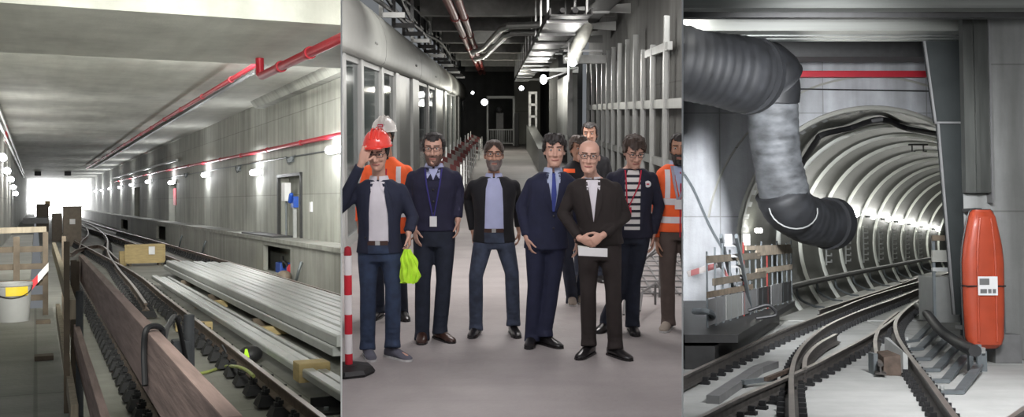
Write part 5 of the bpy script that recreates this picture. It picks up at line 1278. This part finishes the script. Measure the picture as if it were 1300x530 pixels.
# yellow vest held by A
p = M.y(519, 357, 8.02)
mb = MB()
ps = [(-.075,.22),(-.04,.26),(.02,.24),(.055,.20),(.05,.10),(.03,.02),(-.02,-.0),(-.07,.03),(-.085,.10),(-.065,.15)]
rings = []
for k in range(15):
    f = k/14; z = .25*f; w = (.068 if f < .1 else .082-.028*f if f < .6 else .065-.09*(f-.6)); w = max(w, .022); dd = .030*(1-.4*f)
    ring = []
    for q in range(32):
        a_ = 2*math.pi*q/32; n_ = noise.noise(V((math.cos(a_)*2.2, math.sin(a_)*2.2, f*3.5)))
        ring.append(V((w*math.cos(a_)*(1+.30*n_)+.012*math.sin(f*5), dd*math.sin(a_)*(1+.5*n_+.35*math.sin(q*1.9+f*4)), z-(.02*abs(math.sin(a_*1.5)) if k < 2 else 0))))
    rings.append(ring)
mb.loft(rings)
t = tag(finish(mb.bm, 'folded_vest', mt['hivis'], M.mat @ Matrix.Translation(p), M, None, True), 'crumpled bright yellow-green safety vest hanging from the hand of the red-helmeted man', 'vest')
# B: white helmet behind
person('worker in white helmet and orange top standing behind the red-helmeted man', 492, 9.75, 1.03, 'tan', 'vest', 'darkjeans', 'blackl', 'hairb', 'short',
       pose=dict(hd=P4(488,172,-.02), aa=(-.10,.02,.09), ab=P4(509,400,0), tb=P4(514,412,-.16)), head=(2,0,-8), collar=False, shirt='white', extras=[helmet('white', True), vest_strips])
# C: glasses, navy knit
person('man in navy cardigan with glasses and blue lanyard and dark jeans', 551, 8.8, 1.03, 'pale', 'knit', 'darkjeans', 'leather', 'hairb', 'short',
       pose=dict(hd=P4(551,190,-.03), ea=P4(520,240,.05), wa=P4(526,290,-.08), eb=P4(582,240,.05), wb=P4(581,280,-.02), aa=P4(535,428,.0), ta=P4(534,444,-.17), ab=P4(558,420,.02), tb=P4(574,432,-.14), ka=P4(536,360,-.04), kb=P4(563,358,-.02)),
       head=(3,0,-3), hem=.93, open_=[(1.475,-.040,.040),(1.43,-.036,.036),(1.39,-.016,.016),(1.36,-.004,.004)], shirt='lilac', beard='stubble', glasses=True, handL=((.15,-.25,-1),(1,0,0),(.4,-1,0),.22), extras=[lanyard('bluec', 1.06, .006), buttons(0,(1.28,1.18,1.08,.99))])
# D: bearded, black blazer
person('bearded man in black blazer over light blue shirt with hands behind him', 627, 9.0, .965, 'warm', 'black', 'greyjeans', 'blackl', 'hairbr', 'receding',
       pose=dict(hd=P4(627,197,-.03), ea=P4(594,250,.16), eb=P4(656,250,.16), wa=P4(601,296,.10), wb=P4(659,292,.14), ka=P4(604,352,-.08), kb=P4(650,348,-.05), aa=P4(604,416,.02), ta=P4(598,430,-.16), ab=P4(652,410,.02), tb=P4(657,422,-.15)),
       head=(2,0,2), hem=.86, belly=.02, W_=1.06, open_=[(1.47,-.05,.05),(1.36,-.075,.08),(1.2,-.082,.088),(1.05,-.085,.09),(.99,-.088,.092)], shirt='lilac', beard='hairg', glasses=True, extras=[belt])
# E: navy suit and tie
person('young man in navy suit and tie with light blue shirt', 694, 8.6, 1.01, 'pale', 'suit', 'suit', 'blackl', 'hairb', 'full',
       pose=dict(hd=P4(704,192,-.03), nek=(.055,.01,1.49), chs=(.04,0,1.31), sa=P4(676,234,.02), sb=P4(725,234,.02), ea=P4(662,262,.05), wa=P4(669,303,-.05), eb=(.28,.06,1.14), wb=(.26,.02,.9), ka=P4(680,365,-.02), kb=P4(702,360,-.02), aa=P4(676,430,.02), ta=P4(672,447,-.16), ab=P4(693,424,.0), tb=P4(710,437,-.13)),
       head=(1,0,0), hem=.82, open_=[(1.485,.015,.095),(1.40,.005,.105),(1.25,.030,.085),(1.14,.050,.065)], shirt='blueshirt', handL=((.25,-.2,-1),(1,0,0),(.3,-1,0),.35), extras=[lambda t,b,S,J,H,Z: part('tie', panel(b, [(Z(1.475),.042,.072),(Z(1.44),.044,.068),(Z(1.28),.034,.078),(Z(1.14),.045,.062)], .016,.012,4), C['tie'], t, M, smooth=True), buttons(.055,(1.10,1.0))])
# F, G behind
person('dark-haired person in black coat with orange-red edge, half hidden behind the suited man', 733, 10.5, .985, 'tan', 'black', 'darkjeans', 'beige', 'hairbr', 'full',
       pose=dict(hd=P4(735,190,-.03), aa=P4(727,382,0), ab=P4(737,380,.1), ta=P4(728,396,-.14), tb=P4(742,392,-.1)), head=(0,0,10), collar=False, extras=[lambda t,b,S,J,H,Z: part('coat_trim', panel(b, [(Z(1.42),-.14,-.03),(Z(1.38),-.15,-.03)], .008,.006,4), C['vest'], t, M)])
person('man with short black hair and dark jacket furthest back, only his head showing', 749, 11.9, 1.02, 'warm', 'black', 'darkjeans', 'blackl', 'hairb', 'short', pose=dict(hd=P4(749,171,-.03)), head=(0,0,-12), collar=False)
# H: bald, brown jacket, paper
person('bald man in dark brown jacket and trousers holding white paper in both hands', 762, 8.2, .99, 'pale', 'brown', 'brownt', 'blackl', 'hairg', 'bald',
       pose=dict(hd=P4(748,199,-.05), nek=P4(752,228,.01), chs=(-.03,0,1.29), sa=P4(729,240,.02), sb=P4(781,240,.02), ea=P4(715,272,.02), eb=P4(795,275,.02), wa=P4(737,304,-.17), wb=P4(766,300,-.19), ka=P4(748,372,-.05), kb=P4(780,370,-.05), aa=P4(749,436,.02), ta=P4(736,450,-.14), ab=P4(783,440,-.02), tb=P4(800,462,-.16)),
       head=(4,3,-6), hem=.93, belly=.03, W_=1.07, open_=[(1.46,-.115,-.02),(1.38,-.105,-.028),(1.25,-.085,-.045),(1.12,-.066,-.058)], shirt='white', glasses=True, handL=((1,-.35,-.30),(0,.5,-1),(0,-.2,1),.35), handR=((-.9,-.25,-.55),(0,1,-.2),(-.2,0,1),.5))
p = M.y(753,319,7.93)
t = thing('folded_paper', M, p, 'white folded paper in the hands of the bald man', 'paper'); t.matrix_basis = M.mat @ Matrix.Translation(p)
part('sheet', MB().hull([(-.115,-.01,-.035),(.11,-.02,-.045),(.11,-.016,-.045),(-.115,-.006,-.035),(-.115,-.01,.03),(.11,-.02,.022),(.11,-.016,.022),(-.115,-.006,.03)]), mt['white'], t, M)
part('folded_sheet', MB().hull([(-.115,.0,-.03),(-.03,.0,-.04),(-.03,.004,-.04),(-.115,.004,-.03),(-.12,.0,.045),(-.03,.0,.03),(-.03,.004,.03),(-.12,.004,.045)]), mt['foil'], t, M)
# I: striped shirt
def pin(t, bvh, S, J, HM, Z):
    h = bvh.ray_cast(V((.125,-1,Z(1.33))), V((0,1,0)))
    if h[0] is not None:
        b = part('pin_badge', MB().lathe([(.001,.0),(.030,.0),(.028,.008),(.001,.010)], h[0]+V((0,-.004,0)), 20, 'Y'), mt['white'], t, M); part('pin_print', MB().box((-.012,-.013,-.006),(.012,-.010,.006)).xf(Matrix.Translation(h[0]+V((0,-.004,0)))), C['redc'], b, M)
person('man in dark blazer over black and white striped shirt with red lanyard, looking down', 803, 9.1, 1.01, 'pale', 'darknavy', 'darkjeans', 'blackl', 'hairbr', 'full',
       pose=dict(hd=P4(805,193,-.07), ea=(-.26,.06,1.14), wa=(-.24,-.02,.92), eb=P4(838,262,.04), wb=P4(830,300,.02), ka=P4(792,360,.0), kb=P4(806,358,0), aa=P4(772,410,.1), ta=P4(764,421,-.02), ab=P4(805,412,.0), tb=P4(809,426,-.15)),
       head=(22,0,8), hem=.85, open_=[(1.475,-.05,.05),(1.36,-.082,.065),(1.2,-.080,.062),(1.05,-.08,.062),(.93,-.085,.06)], shirt='striped', glasses=True, collar=False, extras=[lanyard('redc', 1.13, .006, 'redc', bx=-.05), pin])
# J: orange vest at the right edge
def vest_extra(t, bvh, S, J, HM, Z):
    part('shirt_sleeve_trim', panel(bvh, [(Z(1.47),-.05,.05),(Z(1.34),-.045,.045),(Z(1.2),-.01,.01)], .005,.01,6), C['blueshirt'], t, M)
person('man in orange safety vest with grey lanyard at the right edge of the group', 862, 9.25, 1.03, 'tan', 'vest', 'khaki', 'beige', 'hairb', 'short',
       pose=dict(hd=P4(864,190,-.03), sa=P4(842,228,.02), ea=P4(836,262,.05), wa=P4(836,306,-.02), ka=P4(850,358,-.02), aa=P4(851,410,0), ta=P4(846,424,-.15)), head=(0,0,-14), hem=.87, beard='full', shirt='blueshirt', sleeves=True, extras=[vest_extra, vest_strips, lanyard('gl', 1.16, .012, 'white', bx=-.02)])

# ============================================================ world: faint ambient
w = bpy.data.worlds.new('world'); SC.world = w; w.use_nodes = True
w.node_tree.nodes['Background'].inputs[0].default_value = (.75,.8,.85,1); w.node_tree.nodes['Background'].inputs[1].default_value = .22
SC.view_settings.exposure = 0
